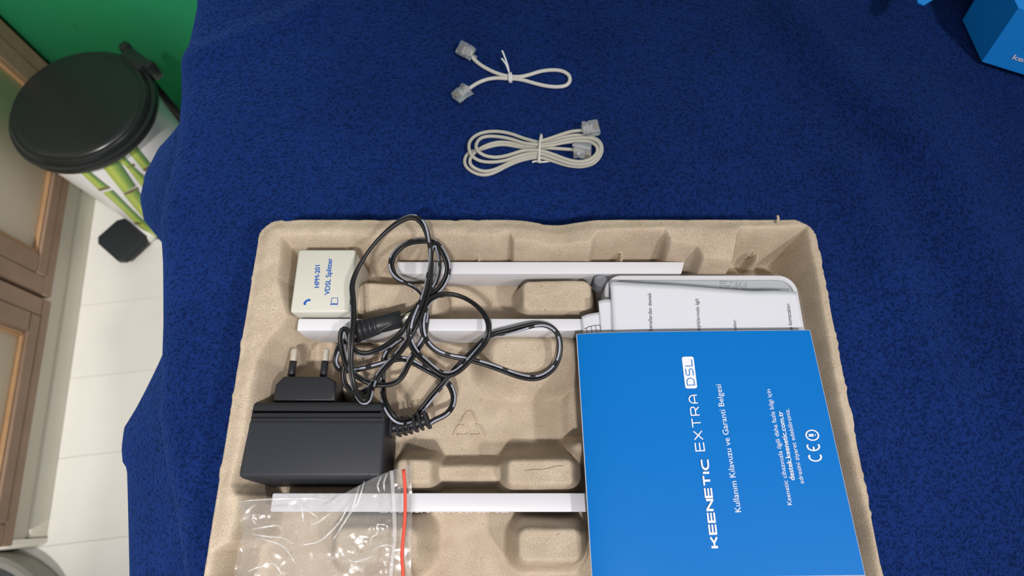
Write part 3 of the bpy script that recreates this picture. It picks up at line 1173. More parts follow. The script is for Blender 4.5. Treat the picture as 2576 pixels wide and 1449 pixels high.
S1 = [(716, 1322, 27), (760, 1292, 26), (820, 1268, 24), (862, 1220, 22), (875, 1160, 20), (852, 1090, 20), (800, 1040, 21), (700, 985, 24), (615, 938, 28), (560, 918, 34), (480, 940, 36), (400, 962, 35), (300, 986, 33), (220, 996, 31),
      (168, 978, 28), (150, 935, 28), (162, 885, 30), (195, 830, 36), (300, 806, 44), (400, 768, 47), (500, 715, 49), (560, 680, 48), (620, 640, 46), (680, 590, 44), (735, 540, 42), (790, 495, 41), (828, 430, 42), (838, 355, 44), (805, 275, 47), (755, 212, 49),
      (700, 208, 49), (620, 214, 47), (560, 238, 45), (508, 290, 44), (490, 350, 43), (505, 408, 42), (550, 450, 41), (620, 480, 40), (672, 522, 41), (705, 590, 43), (712, 660, 45), (700, 740, 46), (690, 805, 43), (655, 860, 40), (605, 935, 34), (562, 1030, 28), (505, 1075, 27), (420, 1084, 29),
      (335, 1060, 31), (262, 1012, 34), (215, 950, 38), (200, 870, 44), (186, 790, 48), (196, 745, 50), (222, 742, 51), (236, 795, 50), (250, 860, 46), (292, 890, 42), (350, 894, 41), (420, 868, 42), (500, 820, 47), (560, 765, 52), (600, 700, 53), (660, 600, 50), (722, 520, 47), (772, 440, 46), (790, 350, 47),
      (780, 285, 49), (756, 232, 52), (738, 260, 53), (735, 340, 52), (728, 440, 50), (706, 540, 50), (680, 625, 53), (640, 720, 56), (602, 800, 53), (560, 860, 47), (500, 930, 42), (440, 990, 38), (400, 1050, 35), (352, 1110, 33), (300, 1130, 32), (236, 1108, 32), (206, 1060, 33), (204, 1000, 35), (225, 930, 37)]
S2 = [(560, 800, 40), (500, 845, 36), (455, 900, 30), (440, 1000, 24), (440, 1100, 21), (452, 1180, 21), (482, 1250, 21), (522, 1296, 22), (575, 1314, 23), (632, 1288, 24), (680, 1230, 25), (750, 1140, 26), (820, 1060, 27), (900, 960, 29), (980, 880, 33), (1050, 812, 40), (1105, 778, 44), (1200, 758, 45), (1300, 732, 45), (1380, 713, 44), (1450, 722, 43),
      (1502, 765, 42), (1520, 830, 41), (1510, 920, 38), (1470, 990, 34), (1400, 1035, 31), (1330, 1041, 30), (1250, 1022, 29), (1150, 985, 29), (1050, 950, 31), (950, 925, 33), (850, 905, 34), (780, 880, 36), (722, 838, 40), (688, 770, 47), (680, 690, 50), (700, 610, 48), (735, 560, 45), (790, 535, 42), (850, 530, 39), (930, 550, 38), (1010, 600, 40), (1068, 670, 46), (1086, 740, 49), (1066, 820, 46),
      (1005, 890, 40), (940, 962, 37), (880, 1010, 34), (820, 1022, 33), (760, 990, 34), (690, 930, 38), (640, 888, 44), (612, 830, 50), (602, 760, 56), (620, 680, 57), (655, 610, 55), (695, 510, 54), (722, 390, 55), (733, 290, 58), (718, 190, 60), (690, 110, 62), (650, 68, 63), (600, 64, 63), (520, 104, 61), (420, 192, 58), (340, 292, 56), (278, 400, 54), (254, 480, 54), (260, 560, 54), (263, 680, 54),
      (252, 800, 55), (246, 900, 52), (250, 1000, 47), (264, 1080, 44), (292, 1150, 44), (326, 1190, 45), (354, 1176, 44), (366, 1125, 41), (390, 1060, 34), (430, 990, 30)]


def support(x, y):
    z = tray_z(x, y)
    for (x0, x1, y0, y1, zt) in TOPS:
        ins = (x > x0 - 0.001) & (x < x1 + 0.001) & (y > y0 - 0.001) & (y < y1 + 0.001)
        z = np.where(ins, np.maximum(z, zt), z)
    return z


def twin_cable(paths):
    V, F, A, ST_ = [], [], [], []
    for si, path in enumerate(paths):
        pts = []
        for cx, cy, zz in path:
            u, v = crop(cx, cy)
            pts.append(P(u, v, BED + zz / 1000))
        c = catmull(pts, 0.0016)
        zmin = support(c[:, 0], c[:, 1]) + 0.0021
        for _ in range(4):
            zmin[1:-1] = np.maximum(zmin[1:-1], np.maximum(zmin[:-2], zmin[2:]) - 0.0012)
        zz = np.maximum(c[:, 2], zmin)
        if si == 0:
            zz[:12] = np.minimum(zz[:12], c[:12, 2] + 0.001)
        zz = smooth_arr(zz, 6)
        # keep the same line of sight when lifted: slide x,y towards the lens foot point
        k = (CAMZ - zz) / (CAMZ - c[:, 2])
        c = np.stack([c[:, 0] * k, c[:, 1] * k, zz], 1)
        c[:, 0] = smooth_arr(c[:, 0], 3)
        c[:, 1] = smooth_arr(c[:, 1], 3)
        s = np.r_[0, np.cumsum(np.linalg.norm(np.diff(c, axis=0), axis=1))]
        tw = 1.0 * np.sin(s * 27 + si) + 0.6 * np.sin(s * 61 + 2)
        T, Sd, N = frames(c, tw)
        for side in (-1, 1):
            cc_ = c + Sd * 0.00092 * side
            v, f = tube_data(cc_, Sd, N, 0.00098, 0.00106, 12)
            b = len(V)
            V += [tuple(q) for q in v]
            F += [tuple(b + i for i in q) for q in f]
            ang = np.arange(12) * 2 * PI / 12
            stv = np.cos(ang - (PI / 3.2))
            for i in range(len(c)):
                A += [s[i] / 0.0175 + si * 0.3] * 12
                ST_ += list(stv) if side == 1 else [-1.0] * 12
    o = mesh('cable', V, F, M['cable'], ad)
    o.data.attributes.new('along', 'FLOAT', 'POINT').data.foreach_set('value', A)
    o.data.attributes.new('stripe', 'FLOAT', 'POINT').data.foreach_set('value', ST_)
    return o


twin_cable([S1, S2])

# barrel connector lying on the second antenna
b0, b1 = P(*crop(278, 752), 0.6465), P(*crop(555, 680), 0.6465)
dirv = (b1 - b0).normalized()
bar = tube('barrel_connector', [b0, b0 + (b1 - b0) * 0.5, b1], 0.0052, 0.0050, M['adapter_smooth'], ad, 20)
V, F = [], []
for k in range(4):
    p = b0 + (b1 - b0) * (0.06 + 0.11 * k)
    c = np.array([list(p), list(p + dirv * 0.0022)])
    T, Sd, N = frames(c)
    v, f = tube_data(c, Sd, N, 0.0057, 0.0054, 20)
    n0 = len(V)
    V += [tuple(q) for q in v]
    F += [tuple(n0 + i for i in q) for q in f]
mesh('grip_ridges', V, F, M['adapter_smooth'], bar)
tube('barrel_tip', [b1 - dirv * 0.001, b1 + dirv * 0.009], 0.0027, 0.0027, M['nickel'], bar, 18)

# router
RX0, RX1, RYT, RYB, RZT = P(1522, 745, 0.637).x, P(2024, 830, 0.637).x, P(1750, 693, 0.637).y, -0.055, 0.637
rt = thing('router', 'white router with rounded corners and recessed grey panel under the papers', 'router', ((RX0 + RX1) / 2, (RYT + RYB) / 2, FLOORZ))
rw, rl = (RX1 - RX0) / 2, (RYT - RYB) / 2
rh = RZT - FLOORZ
prism('shell', round_poly(-rw, rw, -rl, rl, 0.0105, 8), 0.001, rh - 0.0022, M['white_plastic'], rt, 0.0)
# raised lip ring
outer = round_poly(-rw, rw, -rl, rl, 0.0105, 8)
inner = round_poly(-rw + 0.0022, rw - 0.0022, -rl + 0.0022, rl - 0.0028, 0.0090, 8)
V = [(x, y, rh - 0.0026) for x, y in outer] + [(x * 0.9985, y * 0.9985, rh) for x, y in outer] + [(x, y, rh) for x, y in inner] + [(x, y, rh - 0.0026) for x, y in inner]
n = len(outer)
F = []
for b in range(3):
    for k in range(n):
        F.append((b * n + k, b * n + (k + 1) % n, (b + 1) * n + (k + 1) % n, (b + 1) * n + k))
mesh('lip', V, F, M['white_plastic'], rt, False)
prism('back_panel', round_poly(-rw + 0.0024, rw - 0.0024, -rl + 0.0024, rl - 0.0030, 0.0086, 8), rh - 0.004, rh - 0.0014, M['grey_plastic'], rt)
bm = bmesh.new()
random.seed(5)
for i in range(14):
    for j in range(4):
        if random.random() < 0.25:
            continue
        p = P(1812 + i * 5, 708 + j * 5 + i * 0.3, RZT - 0.0014)
        r = bmesh.ops.create_circle(bm, cap_ends=True, segments=8, radius=0.0004)
        for v in r['verts']:
            v.co += Vector((p.x - (RX0 + RX1) / 2, p.y - (RYT + RYB) / 2, rh - 0.0013))
vh = from_bm('vent_holes', bm, M['dots'], rt, False)
vh['kind'] = 'stuff'
p = P(1513, 702, 0.6315)
bm = bmesh.new()
bmesh.ops.create_cone(bm, cap_ends=True, segments=28, radius1=0.0042, radius2=0.0042, depth=0.012)
bmesh.ops.bevel(bm, geom=[e for e in bm.edges if len({round(v.co.z, 4) for v in e.verts}) == 1], offset=0.0008, segments=2, affect='EDGES')
hg = from_bm('hinge_knob', bm, M['clear_grey'], rt)
hg.location = (p.x - (RX0 + RX1) / 2, p.y - (RYT + RYB) / 2, rh - 0.0130)
TOPS.append((RX0, RX1, RYB, RYT, RZT))

# clear sleeve over the router
sl_pts = [P(u, v, RZT + 0.0015) for u, v in ((1500, 690), (1948, 690), (1958, 700), (2030, 830), (1500, 830))]
V, F = [], []
xs0, xs1 = P(1500, 690, RZT).x, P(1958, 690, RZT).x
ytop = P(1700, 689, RZT + 0.001).y
nx, ny = 40, 24
for j in range(ny + 1):
    for i in range(nx + 1):
        f, g = i / nx, j / ny
        x = xs0 + (RX1 + 0.001 - xs0) * f
        yt = ytop - max(0, (x - xs1)) * 0.9
        y = yt + (-0.05 - yt) * g
        z = RZT + 0.0008 + 0.0004 * math.sin(x * 300 + y * 120)
        if x < RX0 - 0.001:
            z -= 0.004 * (RX0 - x) / 0.004
        V.append((x, y, z))
F = [(j * (nx + 1) + i, j * (nx + 1) + i + 1, (j + 1) * (nx + 1) + i + 1, (j + 1) * (nx + 1) + i) for j in range(ny) for i in range(nx)]
tag(mesh('plastic_sleeve', V, F, M['sleeve']), 'thin clear plastic sleeve over the router under the papers', 'sleeve')


# papers
def sheet(name, top, right, left, ybot, zf, label, thick=0.0004, n=40, group=None):
    """top: px list of the top edge; left/right: x offsets come from px edge ends; ybot world y"""
    tp = np.array(top, float)
    V, F = [], []
    rows = 30
    for j in range(rows + 1):
        for i in range(n + 1):
            f = i / n
            u = tp[0, 0] + (tp[-1, 0] - tp[0, 0]) * f
            v = np.interp(u, tp[:, 0], tp[:, 1])
            a = PS(u, v, zf)
            g = j / rows
            x = a.x + (left * (1 - f) + right * f) * g
            y = a.y + (ybot - a.y) * g
            V.append((x, y, zf(x, y)))
    nb = len(V)
    V += [(x, y, z - thick) for x, y, z in V]
    w = n + 1
    for j in range(rows):
        for i in range(n):
            a = j * w + i
            F.append((a, a + w, a + w + 1, a + 1))
            F.append((nb + a, nb + a + 1, nb + a + w + 1, nb + a + w))
    per = [i for i in range(n)] + [j * w + n for j in range(rows)] + [rows * w + i for i in range(n, 0, -1)] + [j * w for j in range(rows, 0, -1)]
    for a, b in zip(per, per[1:] + per[:1]):
        F.append((a, b, nb + b, nb + a))
    t = thing(name, label, 'leaflet', (0, 0, 0), group=group)
    mesh('page', V, F, M['paper'], t)
    return t


zp1 = lambda x, y: 0.6452
zp2 = lambda x, y: 0.6438 - 10.0 * max(0.0, 0.0565 - x) ** 2
zp3 = lambda x, y: 0.6428 - 6.0 * max(0.0, 0.0545 - x) ** 2
lf1 = sheet('leaflet', [(1535, 707), (1600, 712), (1700, 717), (1800, 725), (1890, 732), (1950, 731), (2004, 733)], 0.0012, 0.0, 0.02, zp1, 'large white folded leaflet with printed lines tucked under the blue booklet', 0.0007)
V2, F = ribbon_strip([[PS(u, v, zp1).xy for u, v in ((1538, 718), (1600, 714.5), (1700, 721), (1800, 728), (1880, 735))]], 0.00025)
mesh('fold_line', [(v.x, v.y, 0.64535) for v in V2], F, M['grey_plastic'], lf1, False)
V2, F = ribbon_strip([[PS(u, v, zp1).xy for u, v in ((1540, 720), (1540.5, 780), (1541, 850))]], 0.00025)
mesh('fold_line', [(v.x, v.y, 0.64535) for v in V2], F, M['grey_plastic'], lf1, False)
text('kanallardan destek', PS(1641, 832, zp1), PS(1638, 737, zp1), zp1, M['ink'], lf1)
text('bulabilirsiniz. Sorun ve karşılaştığınız başlıklarınızla ilgili', P(1773, 1030, 0.6452), PS(1757, 752, zp1), zp1, M['ink'], lf1)
text('uygulanacaktır.', P(1855, 868, 0.6452), PS(1851, 804, zp1), zp1, M['ink'], lf1)
text('kullanıma konacaktır.', P(1998, 872, 0.6452), PS(1986, 762, zp1), zp1, M['ink'], lf1)
lf2 = sheet('leaflet', [(1505, 757), (1520, 753), (1560, 752), (1700, 752)], 0.0, 0.003, 0.03, zp2, 'narrow blank white leaflet edge curling out left of the large leaflet', 0.0004)
lf3 = sheet('leaflet', [(1463, 796), (1478, 790), (1508, 785), (1560, 783), (1700, 783)], 0.0, 0.0035, 0.035, zp3, 'lowest white leaflet with a ruled table line beside the booklet corner', 0.0004)
V2, F = ribbon_strip([[PS(u, v, zp3).xy for u, v in ((1470, 828), (1482, 822), (1497, 819), (1512, 818))]], 0.00032)
mesh('table_line', [(v.x, v.y, zp3(v.x, v.y) + 0.0003) for v in V2], F, M['ink'], lf3, False)
for u0, v0, u1, v1 in ((1476, 826, 1478, 846), (1487, 821, 1490, 846), (1498, 819, 1502, 846), (1509, 818, 1514, 846)):
    V2, F = ribbon_strip([[PS(u0, v0, zp3).xy, PS((u0 + u1) / 2, (v0 + v1) / 2, zp3).xy, PS(u1, v1, zp3).xy]], 0.00026)
    mesh('table_line', [(v.x, v.y, zp3(v.x, v.y) + 0.0003) for v in V2], F, M['ink'], lf3, False)

# blue booklet
ZT, ZBt = 0.6520, 0.6470
BT = [P(1452, 840, ZT - 0.003), P(2037, 831, ZT), P(2176, 1447, ZBt), P(1491, 1453, ZBt - 0.003)]
ytb, ybb = (BT[0].y + BT[1].y) / 2, (BT[2].y + BT[3].y) / 2


def zb(x, y):
    f = (BT[0].y - y) / (BT[0].y - BT[3].y)
    xl = BT[0].x + (BT[3].x - BT[0].x) * f
    return ZT + (ZBt - ZT) * (ytb - y) / (ytb - ybb) - 0.0042 * math.exp(-max(0.0, x - xl) / 0.016)


bk = thing('booklet', 'blue printed instruction booklet lying on the papers at the tray\'s right', 'booklet', (0, 0, 0))


def slab(name, corners, top_off, thick, m, grow=0.0):
    c = sum((Vector((p.x, p.y, 0)) for p in corners), Vector()) / 4
    cs = []
    for p in corners:
        d = Vector((p.x - c.x, p.y - c.y, 0))
        cs.append(Vector((p.x, p.y, 0)) + d.normalized() * grow)
    nx, ny = 48, 16
    top, bot = [], []
    for j in range(ny + 1):
        for i in range(nx + 1):
            f, g = (i / nx) ** 1.5, j / ny
            q = (cs[0] * (1 - f) + cs[1] * f) * (1 - g) + (cs[3] * (1 - f) + cs[2] * f) * g
            z = zb(q.x, q.y) + top_off
            top.append((q.x, q.y, z))
            bot.append((q.x, q.y, z - thick))
    n0, w = len(top), nx + 1
    F = []
    for j in range(ny):
        for i in range(nx):
            a = j * w + i
            F.append((a, a + w, a + w + 1, a + 1))
            F.append((n0 + a, n0 + a + 1, n0 + a + w + 1, n0 + a + w))
    per = list(range(nx)) + [j * w + nx for j in range(ny)] + [ny * w + i for i in range(nx, 0, -1)] + [j * w for j in range(ny, 0, -1)]
    for a, b in zip(per, per[1:] + per[:1]):
        F.append((a, b, n0 + b, n0 + a))
    bm = bmesh.new()
    vs = [bm.verts.new(v) for v in top + bot]
    for f in F:
        bm.faces.new([vs[i] for i in f])
    return from_bm(name, bm, m, bk)


slab('cover', BT, 0, 0.0003, M['cover'])
slab('pages', BT, -0.0003, 0.0016, M['paper'], 0.0004)
slab('back_cover', BT, -0.0019, 0.0003, M['cover'], 0)


def Q(u, v):
    return PS(u, v, zb)


# wordmark strokes, letter box 1 high
def glyphs(s, w, gap):
    x = 0
    out = []
    for ch in s:
        if ch == 'K':
            out += [[(x, 0), (x, 1)], [(x + 0.12 * w, 0.5), (x + 0.40 * w, 0.5), (x + w * 0.95, 1)], [(x + 0.40 * w, 0.5), (x + w * 0.95, 0)]]
        elif ch == 'E':
            out += [[(x + w * 0.9, 1), (x, 1), (x, 0), (x + w * 0.9, 0)], [(x, 0.5), (x + w * 0.88, 0.5)]]
        elif ch == 'N':
            out += [[(x, 0), (x, 1), (x + w * 0.05, 1), (x + w * 0.95, 0), (x + w, 0), (x + w, 1)]]
        elif ch == 'T':
            out += [[(x, 1), (x + w, 1)], [(x + w / 2, 1), (x + w / 2, 0)]]
        elif ch == 'I':
            out += [[(x, 0), (x, 1)]]
            x -= w * 0.93
        elif ch == 'C':
            out += [[(x + w, 1), (x + w * 0.45, 1)] + arc(x + w * 0.45, 0.5, w * 0.45, 0.5, 90, 270) + [(x + w * 0.45, 0), (x + w, 0)]]
        elif ch == 'X':
            out += [[(x, 1), (x + w * 0.95, 0)], [(x, 0), (x + w * 0.95, 1)]]
        elif ch == 'R':
            out += [[(x, 0), (x, 1), (x + w * 0.65, 1)] + arc(x + w * 0.65, 0.72, w * 0.27, 0.28, 90, -90) + [(x + w * 0.65, 0.44), (x + 0.02, 0.44)], [(x + w * 0.5, 0.44), (x + w * 0.92, 0)]]
        elif ch == 'A':
            out += [[(x, 0), (x, 0.45)] + arc(x + w * 0.45, 0.45, w * 0.45, 0.55, 180, 0) + [(x + w * 0.9, 0.45), (x + w * 0.9, 0)], [(x, 0.36), (x + w * 0.9, 0.36)]]
        elif ch == 'D':
            out += [[(x, 0), (x, 1), (x + w * 0.5, 1)] + arc(x + w * 0.5, 0.5, w * 0.45, 0.5, 90, -90) + [(x + w * 0.5, 0), (x, 0)]]
        elif ch == 'S':
            out += [[(x + w * 0.92, 1), (x + w * 0.26, 1)] + arc(x + w * 0.26, 0.75, w * 0.24, 0.25, 90, 270) + [(x + w * 0.66, 0.5)] + arc(x + w * 0.66, 0.25, w * 0.26, 0.25, 90, -90) + [(x, 0)]]
        elif ch == 'L':
            out += [[(x, 1), (x, 0), (x + w * 0.9, 0)]]
        x += (w * 0.86 if ch == 'E' else w) + gap
    return out


def wordmark(s, w, gap, stroke, a, b, h, m, name='lettering', lift=0.0003):
    V, F = ribbon_strip(glyphs(s, w, gap), stroke)
    return lay_flat(name, V, F, a, b, h, zb, m, bk, lift)


def hgt(u0, u1, v):
    return (Q(u1, v) - Q(u0, v)).length


wordmark('KEENETIC', 1.12, 0.34, 0.26, Q(1806, 1379), Q(1779, 1156), hgt(1782, 1798, 1260), M['white_print'])
wordmark('EXTRA', 1.15, 0.42, 0.14, Q(1772, 1135), Q(1752, 993), hgt(1737, 1758, 1060), M['white_print'])
plate = round_poly(0, 1, 0, 1, 0.08, 4)
pa, pb = Q(1754, 977), Q(1744, 897)
hh = hgt(1716, 1746, 937)
L = (pb - pa).length
pl2 = round_poly(0, L, 0, hh, 0.0012, 5)
V2 = [(x, y / hh) for x, y in pl2]
lay_flat('logo_plate', V2, [tuple(range(len(V2)))], pa, pb, hh, zb, M['white_print'], bk, 0.0003)
wordmark('DSL', 1.15, 0.36, 0.10, Q(1747, 970), Q(1739, 905), hgt(1724, 1742, 937), M['cover'], lift=0.0006)
text('Kullanım Kılavuzu ve Garanti Belgesi', Q(1864, 1288), Q(1813, 967), zb, M['white_print'], bk)
text('Keenetic cihazınızla ilgili daha fazla bilgi için', Q(1992, 1270), Q(1937, 979), zb, M['white_print'], bk)
text('destek.keenetic.com.tr', Q(1999, 1208), Q(1967, 1034), zb, M['white_print'], bk, 0.022)
text('adresini ziyaret edebilirsiniz.', Q(2022, 1216), Q(1984, 1028), zb, M['white_print'], bk)
# CE mark and alert ring (strokes)
ce = [arc(0.5, 0.5, 0.5, 0.5, 62, 298, 20), arc(1.75, 0.5, 0.5, 0.5, 62, 298, 20), [(1.27, 0.5), (1.7, 0.5)]]
V, F = ribbon_strip(ce, 0.15)
lay_flat('conformity_mark', V, F, Q(2067, 1161), Q(2059, 1117), hgt(2036, 2066, 1140), zb, M['white_print'], bk, 0.0003)
al = [arc(0.5, 0.5, 0.5, 0.5, 0, 360, 32), [(0.43, 0.80), (0.43, 0.40)], [(0.57, 0.80), (0.57, 0.40)], [(0.5, 0.32), (0.5, 0.22)]]
V, F = ribbon_strip(al, 0.12)
lay_flat('alert_mark', V, F, Q(2061, 1108), Q(2055, 1080), hgt(2029, 2060, 1092), zb, M['white_print'], bk, 0.0003)

# ------------------------------------------------------------------ zip bag
def build_bag():
    t = thing('zip_bag', 'crumpled clear zip bag with a red line lying over the white antenna', 'bag', (0, 0, 0))
    top = np.array([(597, 1263), (640, 1258), (690, 1255), (760, 1253), (820, 1257), (845, 1263), (862, 1243), (920, 1212), (960, 1193), (985, 1183), (1010, 1175), (1034, 1169)], float)
    le = np.array([(1263, 597), (1300, 606), (1350, 606), (1400, 596), (1449, 588), (1620, 575)], float)
    re = np.array([(1169, 1034), (1300, 1036), (1449, 1032), (1620, 1030)], float)
    nx, ny = 150, 110
    V = []

    def wr(x, y):
        a = 0
        r = np.random.default_rng(31)
        for k in range(10):
            an = r.uniform(0, PI)
            fq = r.uniform(90, 420)
            ph = r.uniform(0, 6.28)
            q = math.sin((x * math.cos(an) + y * math.sin(an)) * fq + ph + 1.2 * math.sin(x * 90 + y * 70 + k))
            a += (1 - abs(q)) ** 2 * (110 / fq)
        return a / 10
    for j in range(ny + 1):
        g = j / ny
        for i in range(nx + 1):
            f = i / nx
            ut = top[0, 0] + (top[-1, 0] - top[0, 0]) * f
            vt = np.interp(ut, top[:, 0], top[:, 1])
            v = vt + (1620 - vt) * g
            # side edges
            ul, ur = np.interp(v, le[:, 0], le[:, 1]), np.interp(v, re[:, 0], re[:, 1])
            u = ul + (ur - ul) * f if g > 0 else ut
            p = P(u, v, 0.6445)
            damp = min(1, (1 - f) / 0.12) * 0.9 + 0.1
            z = 0.6445 + damp * (0.0065 * wr(p.x, p.y) - 0.0008) + 0.003 * math.sin(PI * g) * (1 - f)
            k = (CAMZ - z) / (CAMZ - 0.6445)
            V.append((p.x * k, p.y * k, z))
    w = nx + 1
    F = [(j * w + i, j * w + i + 1, (j + 1) * w + i + 1, (j + 1) * w + i) for j in range(ny) for i in range(nx)]
    mesh('film_front', V, F, M['film'], t)
    Vb = [(x, y, 0.6432 - 0.0004 + 0.0008 * math.sin(x * 260) * math.sin(y * 310)) for x, y, z in V]
    ob = mesh('film_back', Vb, F, M['film'], t)
    CV, CF = [], []
    for path in ([(597, 1262.5), (640, 1257.5), (690, 1255), (760, 1253), (820, 1257), (845, 1262)], [(905, 1222), (892, 1262), (872, 1305), (846, 1345), (838, 1356)], [(917, 1210), (904, 1254), (880, 1294), (868, 1310)],
                 [(755, 1258), (761, 1285), (763, 1312)], [(762, 1272), (782, 1288), (800, 1303)], [(832, 1290), (805, 1310), (779, 1321)], [(640, 1298), (636, 1306), (645, 1318)],
                 [(632, 1332), (668, 1325), (700, 1322), (716, 1342)], [(632, 1343), (680, 1350), (712, 1352), (738, 1368)], [(650, 1352), (700, 1368), (722, 1382), (742, 1414)],
                 [(872, 1400), (888, 1412), (912, 1408), (938, 1399)], [(955, 1327), (946, 1345), (934, 1352), (931, 1372)], [(935, 1386), (955, 1374), (978, 1370), (992, 1379)],
                 [(670, 1421), (688, 1416), (700, 1428), (708, 1444)], [(622, 1438), (645, 1428), (662, 1424)], [(880, 1262), (862, 1300), (830, 1340), (800, 1362), (752, 1372)], [(960, 1198), (950, 1222), (956, 1240)], [(975, 1190), (966, 1215), (968, 1236)]):
        c = catmull([P(u, v, 0.6515) for u, v in path], 0.0015)
        c[:, 2] += 0.0006 * np.sin(np.arange(len(c)) * 0.7)
        T, Sd, N = frames(c)
        hw = 0.00055 * np.sin(np.linspace(0.25, PI - 0.25, len(c))) * (0.7 + 0.5 * np.sin(np.arange(len(c)) * 1.3) ** 2)
        b = len(CV)
        for p, sd, w_ in zip(c, Sd, hw):
            CV += [tuple(p - sd * w_), tuple(p + np.array([0, 0, 0.0008])), tuple(p + sd * w_)]
        for i in range(len(c) - 1):
            for k in (0, 1):
                CF.append((b + 3 * i + k, b + 3 * i + k + 1, b + 3 * i + 4 + k, b + 3 * i + 3 + k))
    mesh('fold_highlights', CV, CF, M['highlight_film'], t)  # milky strips laid along the folds as their highlight streaks
    ln = catmull([P(u, v, 0.6472) for u, v in ((1015, 1180), (1019, 1232), (1019, 1290), (1014, 1356), (1011, 1398), (1014, 1449), (1016, 1520), (1015, 1600))], 0.003)
    tube('zip_line', ln, 0.0009, 0.0003, M['red'], t, 8)
    ln = catmull([P(u, v, 0.6472) for u, v in ((985, 1184), (989, 1243), (992, 1300), (993, 1356), (987, 1408), (983, 1449), (982, 1520), (983, 1600))], 0.003)
    tube('zip_track', ln, 0.0011, 0.0005, M['zip'], t, 8)
    return t


build_bag()

# ------------------------------------------------------------------ phone cables on the blanket
def rj_plug(parent, center, heading, tilt=0.0, roll=0.0, sc=1.0):
    """clear 6P plug; local +x is the tip"""
    L, Wd, Tk = 0.0128 * sc, 0.0100 * sc, 0.0066 * sc
    bm = bmesh.new()
    prof = [(-L / 2, -Tk / 2), (L / 2 - 0.001, -Tk / 2), (L / 2, -Tk / 2 + 0.001), (L / 2, Tk * 0.10), (L / 2 - 0.0012, Tk / 2), (-L * 0.08, Tk / 2), (-L * 0.20, Tk * 0.30), (-L * 0.30, Tk / 2), (-L / 2, Tk / 2)]
    vs = [bm.verts.new((x, -Wd / 2, z)) for x, z in prof]
    f = bm.faces.new(vs)
    r = bmesh.ops.extrude_face_region(bm, geom=[f])
    for v in r['geom']:
        if isinstance(v, bmesh.types.BMVert):
            v.co.y = Wd / 2
    bmesh.ops.bevel(bm, geom=list(bm.edges), offset=0.00035, segments=1, affect='EDGES')
    pl = from_bm('plug', bm, M['clear'], parent)
    pl.matrix_local = Matrix.Translation(center) @ Matrix.Rotation(heading, 4, 'Z') @ Matrix.Rotation(tilt, 4, 'Y') @ Matrix.Rotation(roll, 4, 'X')
    for k in range(4):
        y = (-1.5 + k) * 0.00105 * sc
        box('contact', L * 0.16, L * 0.40, y - 0.00010, y + 0.00010, Tk * 0.05, Tk * 0.34, M['gold'], pl)
    box('strain_bar', -L * 0.26, -L * 0.12, -Wd * 0.32, Wd * 0.32, -Tk * 0.1, Tk * 0.28, M['frost'], pl, 0.0002, 1)
    box('cord_end', -L * 0.52, L * 0.10, -Wd * 0.22, Wd * 0.22, -Tk * 0.22, Tk * 0.14, parent['_m'] and M[parent['_m']], pl, 0.0004, 1)
    bm = bmesh.new()
    bm_box(bm, -L * 0.62, L * 0.42, -Wd * 0.15, Wd * 0.15, -0.0004, 0.0004, 0.0002, 1)
    for v in bm.verts:
        t = (L * 0.42 - v.co.x)
        v.co.z += -Tk / 2 - 0.0002 - t * 0.22
        if v.co.x < 0:
            v.co.y *= 0.75
    from_bm('latch', bm, M['clear'], pl)
    return pl


def c3(cx, cy):
    return 1050 + cx / 3.37, 50 + cy / 3.37


def on_bed(u, v, h):
    p = PS(u, v, lambda x, y: float(bed_z(x, y)) + h)
    return p


def cord_path(pts, h=0.0016):
    out = []
    for q in pts:
        u, v = c3(q[0], q[1])
        out.append(on_bed(u, v, h + (q[2] / 1000 if len(q) > 2 else 0)))
    c = catmull(out, 0.0012)
    c = np.stack([smooth_arr(c[:, k], 3) for k in range(3)], 1)
    return c


pc = thing('phone_cable', 'short white phone cable in one small loop with two clear plugs, further up the blanket', 'cable', (0, 0, 0))
pc['_m'] = 'cord_white'
c = cord_path([(432, 278, 2.5), (446, 292, 2), (480, 335), (540, 385), (620, 430), (700, 462), (775, 478, 0.6), (870, 482, 1.4), (950, 465, 1.0), (1050, 435), (1150, 425), (1230, 435), (1285, 470), (1294, 512), (1268, 552), (1200, 568), (1100, 562), (1000, 540), (900, 512), (820, 500), (775, 500), (680, 493), (600, 502), (530, 526), (480, 553, 1), (446, 578, 2), (425, 592, 2)], 0.0017)
tube('cord', c, 0.0015, 0.0013, M['cord_white'], pc, 12)
u, v = c3(405, 258)
p = on_bed(u, v, 0.0055)
rj_plug(pc, p, math.radians(139), tilt=math.radians(12), roll=math.radians(-28), sc=1.02)
u, v = c3(372, 622)
p = on_bed(u, v, 0.0055)
rj_plug(pc, p, math.radians(222), tilt=math.radians(10), roll=math.radians(30), sc=1.0)
q0 = on_bed(*c3(775, 489), 0.0018)
T0 = Vector((1, 0.02, 0)).normalized()
ring = []
for k in range(25):
    a = 2 * PI * k / 24
    ring.append((q0.x + 0.0009 * math.sin(a * 0.5) * 0.6, q0.y + 0.0042 * math.cos(a), q0.z + 0.0026 * math.sin(a)))
ring2 = [(x + 0.0014, y, z) for x, y, z in ring]
V, F = [], []
